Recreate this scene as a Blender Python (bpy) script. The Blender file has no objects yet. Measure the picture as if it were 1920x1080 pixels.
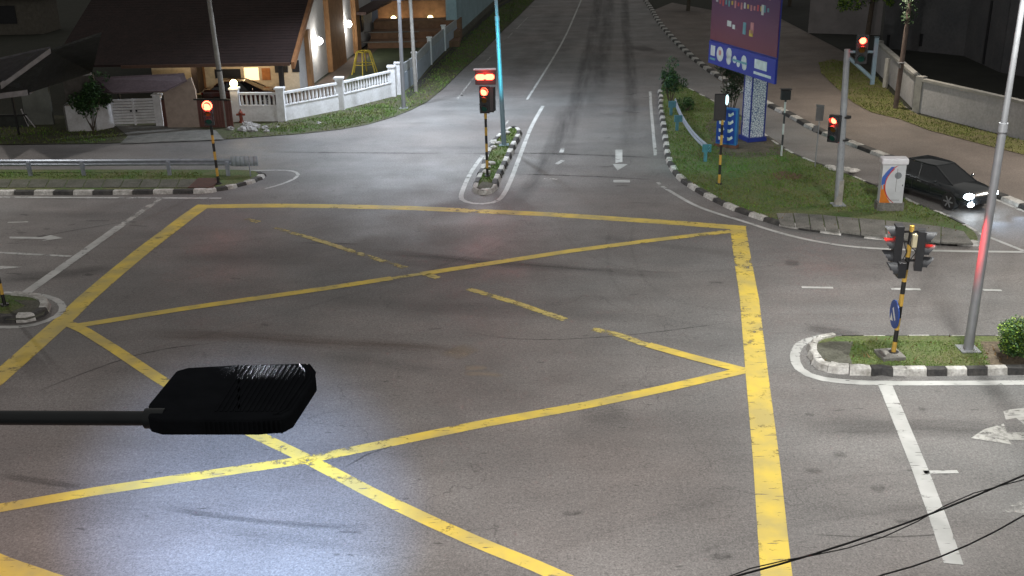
import bpy, math, random
import numpy as np
from mathutils import Vector, Matrix
random.seed(7); rng = np.random.default_rng(11)
S = bpy.context.scene; COL = S.collection
# ---------------------------------------------------------------- camera
F = 1965.0; TH = math.radians(21); RO = math.atan(90/5127); HC = 12.0
fwd = Vector((0, math.cos(TH), -math.sin(TH))); r0 = Vector((1, 0, 0)); u0 = r0.cross(fwd)
RT = r0*math.cos(RO) - u0*math.sin(RO); UP = u0*math.cos(RO) + r0*math.sin(RO)
cd = bpy.data.cameras.new('camera'); cam = bpy.data.objects.new('camera', cd); COL.objects.link(cam)
cd.lens = 36*F/1920; cd.sensor_width = 36; cd.clip_start = 0.1; cd.clip_end = 3000
M = Matrix((RT, UP, -fwd)).transposed().to_4x4(); M.translation = (0, 0, HC); cam.matrix_world = M
S.camera = cam
# ---------------------------------------------------------------- night sky, exposure
W = bpy.data.worlds.new('World'); S.world = W; W.use_nodes = True
wn = W.node_tree.nodes; bg = wn['Background']
bg.inputs['Color'].default_value = (1.0, 0.97, 0.93, 1); bg.inputs['Strength'].default_value = 0.17
S.view_settings.view_transform = 'Standard'; S.view_settings.look = 'None'
S.view_settings.exposure = 0.35; S.view_settings.gamma = 1
S.render.engine = 'CYCLES'; S.cycles.use_denoising = True; S.cycles.max_bounces = 5
LAMP = 1.35      # overall strength of the street lamps

# ---------------------------------------------------------------- tracing helpers: a picture point -> its place on a level plane
def P(x, y, z=0.0):
    d = fwd + RT*((x-960)/F) - UP*((y-540)/F); t = (z-HC)/d.z
    return Vector((d.x*t, d.y*t, z))
def PY(x, y, Yw):
    d = fwd + RT*((x-960)/F) - UP*((y-540)/F); t = Yw/d.y
    return Vector((d.x*t, Yw, HC+d.z*t))
def PL(pts, z=0.0): return [P(a, b, z) for a, b in pts]
# ---------------------------------------------------------------- materials
MC = {}
def nodes_of(m):
    m.use_nodes = True; return m.node_tree.nodes, m.node_tree.links
def mat(name, c, rough=.7, var=.25, scale=3., c2=None, bump=0., bscale=None, metal=0., spec=.4, fine=0., stretch=None):
    if name in MC: return MC[name]
    m = bpy.data.materials.new(name); MC[name] = m; n, l = nodes_of(m); b = n['Principled BSDF']
    tc = n.new('ShaderNodeTexCoord'); mp = n.new('ShaderNodeMapping'); l.new(tc.outputs['Object'], mp.inputs[0])
    if stretch: mp.inputs['Scale'].default_value = stretch
    t = n.new('ShaderNodeTexNoise'); t.inputs['Scale'].default_value = scale; t.inputs['Detail'].default_value = 7; t.inputs['Roughness'].default_value = .65
    l.new(mp.outputs[0], t.inputs['Vector'])
    r = n.new('ShaderNodeMapRange'); r.inputs[1].default_value = .3; r.inputs[2].default_value = .7; l.new(t.outputs[0], r.inputs[0])
    mx = n.new('ShaderNodeMix'); mx.data_type = 'RGBA'; l.new(r.outputs[0], mx.inputs[0])
    if c2 is None: c2 = tuple(v*(1-var) for v in c); c = tuple(min(1, v*(1+var*.5)) for v in c)
    mx.inputs[6].default_value = (*c2, 1); mx.inputs[7].default_value = (*c, 1); out = mx.outputs[2]
    if fine:
        f = n.new('ShaderNodeTexNoise'); f.inputs['Scale'].default_value = (bscale or 20); f.inputs['Detail'].default_value = 3; l.new(mp.outputs[0], f.inputs['Vector'])
        fr = n.new('ShaderNodeMapRange'); fr.inputs[1].default_value = .3; fr.inputs[2].default_value = .7; fr.inputs[3].default_value = 1-fine; fr.inputs[4].default_value = 1+fine; l.new(f.outputs[0], fr.inputs[0])
        m2 = n.new('ShaderNodeVectorMath'); m2.operation = 'SCALE'; l.new(out, m2.inputs[0]); l.new(fr.outputs[0], m2.inputs['Scale']); out = m2.outputs[0]
    l.new(out, b.inputs['Base Color'])
    b.inputs['Roughness'].default_value = rough; b.inputs['Metallic'].default_value = metal; b.inputs['Specular IOR Level'].default_value = spec
    if bump:
        bt = n.new('ShaderNodeTexNoise'); bt.inputs['Scale'].default_value = bscale or scale*6; bt.inputs['Detail'].default_value = 4; l.new(mp.outputs[0], bt.inputs['Vector'])
        bn = n.new('ShaderNodeBump'); bn.inputs['Strength'].default_value = bump; bn.inputs['Distance'].default_value = .02; l.new(bt.outputs[0], bn.inputs['Height']); l.new(bn.outputs[0], b.inputs['Normal'])
    return m
def emit(name, c, s):
    if name in MC: return MC[name]
    m = bpy.data.materials.new(name); MC[name] = m; n, l = nodes_of(m); b = n['Principled BSDF']
    b.inputs['Base Color'].default_value = (*[min(.8, v) for v in c], 1); b.inputs['Emission Color'].default_value = (*c, 1); b.inputs['Emission Strength'].default_value = s
    return m
def math_node(n, l, op, a, b=None, clamp=False):
    x = n.new('ShaderNodeMath'); x.operation = op; x.use_clamp = clamp
    for i, v in enumerate((a, b)):
        if v is None: continue
        if isinstance(v, (int, float)): x.inputs[i].default_value = v
        else: l.new(v, x.inputs[i])
    return x.outputs[0]
def paint(name, c, wear=.3, c2=None, sc=2.5, soft=.06, edge=.25, rough=.6, along=1.0):
    """road paint: worn away where a noise in its own strip coordinates runs low, more so at the strip's edges"""
    if name in MC: return MC[name]
    m = bpy.data.materials.new(name); MC[name] = m; n, l = nodes_of(m); b = n['Principled BSDF']; out = n['Material Output']
    uv = n.new('ShaderNodeUVMap'); tc = n.new('ShaderNodeTexCoord')
    sep = n.new('ShaderNodeSeparateXYZ'); l.new(uv.outputs[0], sep.inputs[0])
    ev = math_node(n, l, 'ABSOLUTE', math_node(n, l, 'SUBTRACT', sep.outputs[1], .5)); ev = math_node(n, l, 'MULTIPLY', ev, 2.)
    ev = math_node(n, l, 'POWER', ev, 6.)
    t = n.new('ShaderNodeTexNoise'); t.inputs['Scale'].default_value = sc; t.inputs['Detail'].default_value = 9; t.inputs['Roughness'].default_value = .72
    l.new(tc.outputs['Object'], t.inputs['Vector'])
    t3 = n.new('ShaderNodeTexNoise'); t3.inputs['Scale'].default_value = .22; t3.inputs['Detail'].default_value = 2; l.new(tc.outputs['Object'], t3.inputs['Vector'])
    v = math_node(n, l, 'ADD', t.outputs[0], math_node(n, l, 'MULTIPLY', math_node(n, l, 'SUBTRACT', t3.outputs[0], .5), .5))
    # short dark scuffs across
    mp = n.new('ShaderNodeMapping'); mp.inputs['Scale'].default_value = (1.3*along, 9, 1); l.new(tc.outputs['Object'], mp.inputs[0])
    t4 = n.new('ShaderNodeTexNoise'); t4.inputs['Scale'].default_value = 1.6; t4.inputs['Detail'].default_value = 4; l.new(mp.outputs[0], t4.inputs['Vector'])
    v = math_node(n, l, 'MINIMUM', v, math_node(n, l, 'ADD', math_node(n, l, 'MULTIPLY', math_node(n, l, 'SUBTRACT', t4.outputs[0], .30), 2.2), .27))
    v = math_node(n, l, 'SUBTRACT', v, math_node(n, l, 'MULTIPLY', ev, edge))
    r = n.new('ShaderNodeMapRange'); r.inputs[1].default_value = wear-soft; r.inputs[2].default_value = wear+soft; l.new(v, r.inputs[0])
    mx = n.new('ShaderNodeMix'); mx.data_type = 'RGBA'; tt = n.new('ShaderNodeTexNoise'); tt.inputs['Scale'].default_value = 1.1; tt.inputs['Detail'].default_value = 8; l.new(tc.outputs['Object'], tt.inputs['Vector'])
    rr = n.new('ShaderNodeMapRange'); rr.inputs[1].default_value = .35; rr.inputs[2].default_value = .65; l.new(tt.outputs[0], rr.inputs[0]); l.new(rr.outputs[0], mx.inputs[0])
    mx.inputs[6].default_value = (*(c2 or tuple(k*.75 for k in c)), 1); mx.inputs[7].default_value = (*c, 1); l.new(mx.outputs[2], b.inputs['Base Color']); b.inputs['Roughness'].default_value = rough
    tr = n.new('ShaderNodeBsdfTransparent'); ms = n.new('ShaderNodeMixShader'); l.new(r.outputs[0], ms.inputs[0]); l.new(tr.outputs[0], ms.inputs[1]); l.new(b.outputs[0], ms.inputs[2]); l.new(ms.outputs[0], out.inputs[0])
    return m
def stain(name, c, amount=.5, sc=(.5, 3)):
    """soft-edged oil or rubber stain / repair, densest along the middle of its strip"""
    if name in MC: return MC[name]
    m = bpy.data.materials.new(name); MC[name] = m; n, l = nodes_of(m); b = n['Principled BSDF']; out = n['Material Output']
    uv = n.new('ShaderNodeUVMap'); sep = n.new('ShaderNodeSeparateXYZ'); l.new(uv.outputs[0], sep.inputs[0])
    v = math_node(n, l, 'MULTIPLY', sep.outputs[1], math_node(n, l, 'SUBTRACT', 1., sep.outputs[1])); v = math_node(n, l, 'MULTIPLY', v, 4.)
    u = math_node(n, l, 'MULTIPLY', sep.outputs[2], 1.)
    uv2 = n.new('ShaderNodeUVMap'); uv2.uv_map = 'ends'; s2 = n.new('ShaderNodeSeparateXYZ'); l.new(uv2.outputs[0], s2.inputs[0])
    e = math_node(n, l, 'MULTIPLY', s2.outputs[0], math_node(n, l, 'SUBTRACT', 1., s2.outputs[0])); e = math_node(n, l, 'MULTIPLY', e, 6., True)
    mp = n.new('ShaderNodeMapping'); mp.inputs['Scale'].default_value = (sc[0], sc[1], 1); l.new(uv.outputs[0], mp.inputs[0])
    t = n.new('ShaderNodeTexNoise'); t.inputs['Scale'].default_value = 1.; t.inputs['Detail'].default_value = 8; t.inputs['Roughness'].default_value = .65; l.new(mp.outputs[0], t.inputs['Vector'])
    r = n.new('ShaderNodeMapRange'); r.inputs[1].default_value = .3; r.inputs[2].default_value = .75; l.new(t.outputs[0], r.inputs[0])
    f = math_node(n, l, 'MULTIPLY', math_node(n, l, 'MULTIPLY', v, e), math_node(n, l, 'MULTIPLY', r.outputs[0], amount*2), True)
    b.inputs['Base Color'].default_value = (*c, 1); b.inputs['Roughness'].default_value = .75; b.inputs['Specular IOR Level'].default_value = .3
    tr = n.new('ShaderNodeBsdfTransparent'); ms = n.new('ShaderNodeMixShader'); l.new(f, ms.inputs[0]); l.new(tr.outputs[0], ms.inputs[1]); l.new(b.outputs[0], ms.inputs[2]); l.new(ms.outputs[0], out.inputs[0])
    return m
def asphalt(name, c, warm, rough=.6, sx=.12, sy=.55):
    if name in MC: return MC[name]
    m = bpy.data.materials.new(name); MC[name] = m; n, l = nodes_of(m); b = n['Principled BSDF']; tc = n.new('ShaderNodeTexCoord')
    def noise(scale, det=6, rg=.6, st=None):
        t = n.new('ShaderNodeTexNoise'); t.inputs['Scale'].default_value = scale; t.inputs['Detail'].default_value = det; t.inputs['Roughness'].default_value = rg
        if st:
            mp = n.new('ShaderNodeMapping'); mp.inputs['Scale'].default_value = st; l.new(tc.outputs['Object'], mp.inputs[0]); l.new(mp.outputs[0], t.inputs['Vector'])
        else: l.new(tc.outputs['Object'], t.inputs['Vector'])
        return t.outputs[0]
    def rng_(x, a, b_, c_, d_):
        r = n.new('ShaderNodeMapRange'); l.new(x, r.inputs[0])
        for i, q in enumerate((a, b_, c_, d_)): r.inputs[i+1].default_value = q
        return r.outputs[0]
    mx = n.new('ShaderNodeMix'); mx.data_type = 'RGBA'; l.new(rng_(noise(.07, 4), .38, .62, 0, 1), mx.inputs[0]); mx.inputs[6].default_value = (*c, 1); mx.inputs[7].default_value = (*warm, 1)
    k = rng_(noise(.35, 8), .3, .7, .82, 1.16)
    k = math_node(n, l, 'MULTIPLY', k, rng_(noise(1., 7, .6, (sx, sy, 1)), .3, .7, .84, 1.14))
    k = math_node(n, l, 'MULTIPLY', k, rng_(noise(11, 4, .8), .3, .7, .70, 1.32))
    k = math_node(n, l, 'MULTIPLY', k, rng_(noise(24, 2, .8), .3, .7, .60, 1.40))
    # sparse dark pits / spots, pulled out along the travel direction
    k = math_node(n, l, 'MULTIPLY', k, rng_(noise(1., 3, .6, (2.2, 7, 1)), .27, .35, .55, 1.))
    # hairline cracks
    vo = n.new('ShaderNodeTexVoronoi'); vo.feature = 'DISTANCE_TO_EDGE'; vo.inputs['Scale'].default_value = .13
    w = n.new('ShaderNodeVectorMath'); w.operation = 'ADD'; nn = n.new('ShaderNodeTexNoise'); nn.inputs['Scale'].default_value = .5; nn.inputs['Detail'].default_value = 6
    l.new(tc.outputs['Object'], nn.inputs['Vector']); sv = n.new('ShaderNodeVectorMath'); sv.operation = 'SCALE'; sv.inputs['Scale'].default_value = 4.5; l.new(nn.outputs[1], sv.inputs[0])
    l.new(tc.outputs['Object'], w.inputs[0]); l.new(sv.outputs[0], w.inputs[1]); l.new(w.outputs[0], vo.inputs['Vector'])
    cr = rng_(vo.outputs[0], 0, .004, .62, 1.)
    k = math_node(n, l, 'MULTIPLY', k, math_node(n, l, 'MAXIMUM', cr, rng_(noise(.15, 2), .44, .5, 0., 1.)))
    s = n.new('ShaderNodeVectorMath'); s.operation = 'SCALE'; l.new(mx.outputs[2], s.inputs[0]); l.new(k, s.inputs['Scale']); l.new(s.outputs[0], b.inputs['Base Color'])
    l.new(rng_(noise(.5, 6), .3, .7, rough-.16, rough+.14), b.inputs['Roughness']); b.inputs['Specular IOR Level'].default_value = .5
    bn = n.new('ShaderNodeBump'); bn.inputs['Strength'].default_value = .5; bn.inputs['Distance'].default_value = .012; l.new(noise(30, 3, .8), bn.inputs['Height']); l.new(bn.outputs[0], b.inputs['Normal'])
    return m
A_MAIN = asphalt('asphalt', (.147, .149, .148), (.163, .150, .143))
A_SIDE = asphalt('old_brown_asphalt', (.145, .122, .106), (.155, .134, .118), .75, .4, .4)
A_DIRT = mat('dark_earth', (.030, .030, .022), .95, scale=.6, c2=(.018, .022, .012), fine=.4, bscale=8)
Y_PAINT = paint('yellow_road_paint', (.66, .50, .08), .345, (.44, .36, .12), edge=.05)
Y_WORN = paint('worn_yellow_road_paint', (.55, .45, .13), .465, (.42, .36, .15), soft=.08, edge=.3)
W_PAINT = paint('white_road_paint', (.50, .51, .50), .36, (.36, .37, .36), edge=.06)
W_WORN = paint('worn_white_road_paint', (.48, .48, .46), .46, (.36, .36, .34), soft=.1)
GRASS = mat('grass_soil', (.060, .120, .028), .95, scale=.9, c2=(.12, .115, .055), fine=.45, bscale=14, bump=.6)
BLADE = mat('grass_blades', (.085, .210, .034), .8, scale=.7, c2=(.150, .170, .055), fine=.3, bscale=9, spec=.2)
BLADE2 = mat('dry_grass_blades', (.10, .16, .030), .8, scale=.7, c2=(.15, .15, .055), fine=.3, bscale=9, spec=.2)
CONC = mat('weathered_concrete', (.21, .205, .19), .9, scale=1.6, c2=(.10, .10, .09), fine=.25, bscale=18, bump=.4)
DCONC = mat('mossy_concrete', (.12, .12, .10), .95, scale=1.8, c2=(.06, .062, .045), fine=.3, bscale=16, bump=.4)
KW = mat('white_kerb_paint', (.62, .62, .60), .8, scale=3.2, c2=(.22, .21, .19), fine=.2, bscale=15, bump=.5)
KB = mat('black_kerb_paint', (.018, .019, .022), .7, scale=4, c2=(.075, .072, .066), fine=.2, bscale=15, bump=.5)
GALV = mat('galvanised_steel', (.33, .35, .38), .42, scale=5, var=.2, metal=.6)
GREYP = mat('grey_painted_steel', (.26, .28, .30), .5, scale=4, var=.25, spec=.5)
LPOLE = mat('lamp_pole_steel', (.27, .28, .30), .42, scale=3, var=.12, metal=.3, spec=.5)
BPOLE = mat('blue_grey_pole_steel', (.20, .28, .33), .4, scale=3, var=.15, metal=.2)
CPOLE = mat('concrete_pole', (.24, .23, .21), .9, scale=4, var=.3)
BLACK = mat('black_plastic', (.020, .021, .024), .45, scale=6, var=.2)
LUMB = mat('luminaire_casting', (.020, .022, .026), 1., spec=.0, scale=8, var=.2, bump=.15)
YEL = mat('yellow_pole_paint', (.58, .36, .05), .5, scale=6, c2=(.42, .27, .07))
BLKP = mat('black_pole_paint', (.018, .018, .018), .5, scale=6, var=.3)
WHT = mat('white_painted_wall', (.70, .71, .73), .75, scale=1.2, c2=(.50, .50, .50), fine=.08, bscale=9)
TEAL = mat('teal_painted_steel', (.07, .19, .24), .6, scale=3, var=.3)
RED_L = emit('red_signal_light', (1, .060, .030), 14)
RED_D = mat('dim_red_lens', (.25, .01, .008), .2)
RLIT = mat('red_hood_inside', (.55, .03, .02), .4)
AMB = mat('dark_amber_lens', (.09, .045, .006), .15); GRN = mat('dark_green_lens', (.006, .06, .045), .15)
GRN_L = emit('green_signal_light', (.08, 1, .85), 6)
WARM_L = emit('globe_light', (1, .82, .42), 7)
WHITE_L = emit('flood_light', (1, .97, .9), 30)
STREET_L = emit('street_lamp_lens', (.9, .95, 1), 14)
HEAD_L = emit('headlamp_light', (.8, .92, 1), 30)
# ---------------------------------------------------------------- mesh builder
class MB:
    def __init__(s): s.v = []; s.f = []; s.m = []; s.uv = None
    def add(s, v, f, m=0):
        o = len(s.v); s.v += [tuple(p) for p in v]; s.f += [tuple(i+o for i in q) for q in f]; s.m += [m]*len(f); return s
    def box(s, c, d, m=0, rz=0., mtx=None, taper=1.):
        x, y, z = (k/2 for k in d); vs = []
        for sz in (-1, 1):
            t = taper if sz > 0 else 1.
            for sx, sy in ((-1, -1), (1, -1), (1, 1), (-1, 1)):
                p = Vector((sx*x*t, sy*y*t, sz*z))
                if rz: p = Matrix.Rotation(rz, 3, 'Z') @ p
                if mtx: p = mtx @ p
                vs.append(p+Vector(c))
        return s.add(vs, [(3, 2, 1, 0), (4, 5, 6, 7), (0, 1, 5, 4), (1, 2, 6, 5), (2, 3, 7, 6), (3, 0, 4, 7)], m)
    def cyl(s, a, b, r1, r2=None, n=12, m=0, caps=True):
        a, b = Vector(a), Vector(b); r2 = r1 if r2 is None else r2; d = (b-a).normalized()
        x = d.orthogonal().normalized(); y = d.cross(x); vs = []
        for p, r in ((a, r1), (b, r2)):
            for i in range(n): t = 2*math.pi*i/n; vs.append(p+(x*math.cos(t)+y*math.sin(t))*r)
        f = [(i, (i+1) % n, n+(i+1) % n, n+i) for i in range(n)]
        if caps: f += [tuple(range(n))[::-1], tuple(range(n, 2*n))]
        return s.add(vs, f, m)
    def tube(s, pts, r, n=8, m=0):
        for a, b in zip(pts, pts[1:]): s.cyl(a, b, r, r, n, m)
        return s
    def prism(s, poly, z0, z1, m=0, top=None):
        n = len(poly); area = sum(poly[i][0]*poly[(i+1) % n][1]-poly[(i+1) % n][0]*poly[i][1] for i in range(n))
        if area < 0: poly = list(poly)[::-1]
        vs = [(p[0], p[1], z0) for p in poly]+[(p[0], p[1], z1) for p in poly]
        s.add(vs, [tuple(range(n))[::-1]]+[(i, (i+1) % n, n+(i+1) % n, n+i) for i in range(n)], m)
        o = len(s.v)-2*n; s.f.append(tuple(o+n+i for i in range(n))); s.m.append(m if top is None else top); return s
    def flat(s, poly, z, m=0):
        n = len(poly); area = sum(poly[i][0]*poly[(i+1) % n][1]-poly[(i+1) % n][0]*poly[i][1] for i in range(n))
        if area < 0: poly = list(poly)[::-1]
        return s.add([(p[0], p[1], z) for p in poly], [tuple(range(n))], m)
    def quad(s, a, b, c, d, m=0): return s.add([a, b, c, d], [(0, 1, 2, 3)], m)
    def ball(s, c, r, n=14, k=9, m=0, sq=(1, 1, 1), jit=0.):
        c = Vector(c); vs = [c+Vector((0, 0, r*sq[2]))]
        for j in range(1, k):
            for i in range(n):
                a = math.pi*j/k; t = 2*math.pi*i/n; q = 1+random.uniform(-jit, jit)
                vs.append(c+Vector((r*math.sin(a)*math.cos(t)*sq[0], r*math.sin(a)*math.sin(t)*sq[1], r*math.cos(a)*sq[2]))*1*q if False else c+Vector((r*math.sin(a)*math.cos(t)*sq[0]*q, r*math.sin(a)*math.sin(t)*sq[1]*q, r*math.cos(a)*sq[2]*q)))
        vs.append(c-Vector((0, 0, r*sq[2]))); f = []
        for i in range(n): f.append((0, 1+i, 1+(i+1) % n))
        for j in range(k-2):
            for i in range(n): a = 1+j*n+i; b = 1+j*n+(i+1) % n; f.append((a, a+n, b+n, b))
        L = len(vs)-1; o = 1+(k-2)*n
        for i in range(n): f.append((L, o+(i+1) % n, o+i))
        return s.add(vs, f, m)
    def build(s, name, mats, parent=None, smooth=False, bevel=0.):
        me = bpy.data.meshes.new(name); me.from_pydata(s.v, [], s.f)
        if not isinstance(mats, (list, tuple)): mats = [mats]
        for m in mats: me.materials.append(m)
        me.polygons.foreach_set('material_index', s.m)
        if smooth: me.polygons.foreach_set('use_smooth', [True]*len(s.f)); me.set_sharp_from_angle(angle=math.radians(40))
        me.update(); o = bpy.data.objects.new(name, me); COL.objects.link(o)
        if parent: o.parent = parent
        if bevel:
            b = o.modifiers.new('bevel', 'BEVEL'); b.width = bevel; b.segments = 2; b.limit_method = 'ANGLE'
        return o
def each(mb, name, mats, parent):
    '''every loose piece of the builder becomes a part of its own'''
    par = list(range(len(mb.v)))
    def root(i):
        while par[i] != i: par[i] = par[par[i]]; i = par[i]
        return i
    for f in mb.f:
        for k in f[1:]: par[root(k)] = root(f[0])
    groups = {}
    for f, m in zip(mb.f, mb.m): groups.setdefault(root(f[0]), []).append((f, m))
    for g in groups.values():
        idx = sorted({i for f, _ in g for i in f}); mp = {i: k for k, i in enumerate(idx)}; q = MB()
        q.v = [mb.v[i] for i in idx]; q.f = [tuple(mp[i] for i in f) for f, _ in g]; q.m = [m for _, m in g]; q.build(name, mats, parent)
def tag(o, label, cat, group=None, kind=None):
    if label: o['label'] = label
    if cat: o['category'] = cat
    if group: o['group'] = group
    if kind: o['kind'] = kind
    return o
def thing(name, label, cat, loc=(0, 0, 0), rz=0., group=None):
    o = bpy.data.objects.new(name, None); COL.objects.link(o); o.location = loc; o.rotation_euler = (0, 0, rz); o.empty_display_size = .2
    return tag(o, label, cat, group)
def struct(o): o['kind'] = 'structure'; return o
def light(name, kind, loc, energy, color=(1, 1, 1), r=.1, rot=None, spot=None, blend=.6, parent=None):
    d = bpy.data.lights.new(name, kind); d.energy = energy; d.color = color
    d.shadow_soft_size = r
    if spot: d.spot_size = math.radians(spot); d.spot_blend = blend
    o = bpy.data.objects.new(name, d); COL.objects.link(o); o.location = loc
    if rot is not None: o.rotation_euler = Vector(rot).to_track_quat('-Z', 'Y').to_euler()
    if parent: o.parent = parent
    return o
def dup(root, loc=None, rz=None, **kw):
    r = root.copy(); COL.objects.link(r)
    if loc is not None: r.location = loc
    if rz is not None: r.rotation_euler = (0, 0, rz)
    for k, v in kw.items(): r[k] = v
    for ch in list(root.children):
        c = ch.copy(); COL.objects.link(c); c.parent = r
        for g in list(ch.children):
            d = g.copy(); COL.objects.link(d); d.parent = c
    return r
# ---------------------------------------------------------------- ground strips
def resample(pts, step):
    out = [Vector(pts[0])]; acc = 0.
    for a, b in zip(pts, pts[1:]):
        a, b = Vector(a), Vector(b); L = (b-a).length
        if L < 1e-6: continue
        d = step-acc
        while d <= L: out.append(a.lerp(b, d/L)); d += step
        acc = L-(d-step)
    if (out[-1]-Vector(pts[-1])).length > step*.2: out.append(Vector(pts[-1]))
    return out
def smooth(pts, it=2):
    pts = [Vector(p) for p in pts]
    for _ in range(it):
        q = [pts[0]]
        for a, b in zip(pts, pts[1:]): q += [a.lerp(b, .25), a.lerp(b, .75)]
        q.append(pts[-1]); pts = q
    return pts
def normals(pts, closed=False):
    n = len(pts); out = []
    for i in range(n):
        if closed: d = pts[(i+1) % n]-pts[i-1]
        else: d = pts[min(i+1, n-1)]-pts[max(i-1, 0)]
        d = Vector((d.x, d.y, 0)).normalized(); out.append(Vector((-d.y, d.x, 0)))
    return out
def strip(name, pts, w, m, z=.004, step=1., sm=0, world=False, w2=None):
    p = [Vector(q) for q in pts] if world else PL(pts)
    if sm: p = smooth(p, sm)
    p = resample(p, step); N = normals(p); vs = []; uv = []; n = len(p); acc = 0.; us = [0.]
    for a, b in zip(p, p[1:]): acc += (b-a).length; us.append(acc)
    for i, (q, k) in enumerate(zip(p, N)):
        ww = w if w2 is None else w+(w2-w)*i/(n-1)
        vs += [(q.x+k.x*ww/2, q.y+k.y*ww/2, z), (q.x-k.x*ww/2, q.y-k.y*ww/2, z)]
    me = bpy.data.meshes.new(name); fs = [(2*i, 2*i+1, 2*i+3, 2*i+2) for i in range(n-1)]; me.from_pydata(vs, [], fs); me.materials.append(m)
    L = me.uv_layers.new(name='UVMap'); E = me.uv_layers.new(name='ends')
    for fi, f in enumerate(fs):
        for li, vi in zip(me.polygons[fi].loop_indices, f):
            i = vi//2; L.data[li].uv = (us[i], vi % 2); E.data[li].uv = (us[i]/acc, 0)
    o = bpy.data.objects.new(name, me); COL.objects.link(o); return struct(o)
def patch(name, pts, m, z=.004, world=False):
    p = [Vector(q) for q in pts] if world else PL(pts)
    n = len(p); area = sum(p[i].x*p[(i+1) % n].y-p[(i+1) % n].x*p[i].y for i in range(n))
    if area < 0: p = p[::-1]
    me = bpy.data.meshes.new(name); me.from_pydata([(q.x, q.y, z) for q in p], [], [tuple(range(n))]); me.materials.append(m)
    L = me.uv_layers.new(name='UVMap')
    for l_ in L.data: l_.uv = (0, .5)
    o = bpy.data.objects.new(name, me); COL.objects.link(o); return struct(o)
def kerb(pts, blk=.75, w=.28, h=.15, closed=False, sm=1, name='kerb', rough=0., side=1, white=(0, 0)):
    """painted kerb along a ground line (its outer foot), inner side = left normal * side; alternate black and white stones"""
    p = [Vector(q) for q in pts]
    if sm: p = smooth(p, sm)
    if closed: p = p+[p[0]]
    p = resample(p, blk/2); N = normals(p); mb = MB()
    for i in range(0, len(p)-2, 2):
        idx = (i, i+1, min(i+2, len(p)-1)); mi = 0 if white[0] <= i//2 < white[1] else (i//2) % 2; rows = []
        hh = h*random.uniform(.93, 1.05)
        for k, j in enumerate(idx):
            q, nn = p[j].copy(), N[j]*side
            if k == 0: q += (p[idx[1]]-q)*.035
            if k == 2: q += (p[idx[1]]-q)*.035
            jx = random.uniform(-rough, rough)
            rows.append([q+nn*(0+jx), q+nn*(.05+jx)+Vector((0, 0, hh*.88)), q+nn*(.085+jx)+Vector((0, 0, hh)), q+nn*w+Vector((0, 0, hh*(1 if not rough else random.uniform(.9, 1.1)))), q+nn*w])
        vs = [v for r in rows for v in r]; f = []
        for a in (0, 5):
            for k in range(4): f.append((a+k, a+k+1, a+k+6, a+k+5) if side > 0 else (a+k+5, a+k+6, a+k+1, a+k))
        f += [(0, 1, 2, 3, 4), (14, 13, 12, 11, 10)]
        mb.add(vs, f, mi)
    o = mb.build(name, [KW, KB]); return struct(o)
def inside(poly, x, y):
    n = len(poly); r = np.zeros(len(x), bool); j = n-1
    for i in range(n):
        xi, yi, xj, yj = poly[i][0], poly[i][1], poly[j][0], poly[j][1]
        c = ((yi > y) != (yj > y)) & (x < (xj-xi)*(y-yi)/((yj-yi) or 1e-9)+xi); r ^= c; j = i
    return r
def grass(poly, z, dens, h=.06, mats=None, name='grass', holes=()):
    xs = [p[0] for p in poly]; ys = [p[1] for p in poly]; A = (max(xs)-min(xs))*(max(ys)-min(ys)); n = int(A*dens)
    x = rng.uniform(min(xs), max(xs), n); y = rng.uniform(min(ys), max(ys), n)
    clump = np.sin(x*1.7+np.sin(y*1.3)*2)*np.sin(y*1.9+x*.6)+rng.normal(0, .5, n)
    k = inside(poly, x, y) & (clump > -.75)
    for hpoly in holes: k &= ~inside(hpoly, x, y)
    x, y, cl = x[k], y[k], clump[k]; n = len(x); a = rng.uniform(0, 6.28, n); hh = h*rng.uniform(.5, 1.3, n)*(1+.25*np.clip(cl, -1, 1.5)); w = h*rng.uniform(.2, .45, n); lx = rng.normal(0, .5, n)*hh; ly = rng.normal(0, .5, n)*hh
    V = np.zeros((n, 3, 3)); V[:, 0] = np.c_[x-np.cos(a)*w, y-np.sin(a)*w, np.full(n, z-.01)]; V[:, 1] = np.c_[x+np.cos(a)*w, y+np.sin(a)*w, np.full(n, z-.01)]; V[:, 2] = np.c_[x+lx, y+ly, z+hh]
    me = bpy.data.meshes.new(name); me.vertices.add(3*n); me.vertices.foreach_set('co', V.ravel()); me.loops.add(3*n); me.loops.foreach_set('vertex_index', np.arange(3*n)); me.polygons.add(n)
    me.polygons.foreach_set('loop_start', np.arange(0, 3*n, 3)); me.polygons.foreach_set('loop_total', np.full(n, 3)); me.update(calc_edges=True)
    ms = mats or [BLADE, BLADE2]
    for m in ms: me.materials.append(m)
    me.polygons.foreach_set('material_index', (rng.random(n) < .4).astype(np.int32) if len(ms) > 1 else np.zeros(n, np.int32))
    o = bpy.data.objects.new(name, me); COL.objects.link(o); o['kind'] = 'stuff'; o['label'] = 'short patchy grass on the verge or traffic island'; o['category'] = 'grass'; return o
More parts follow.
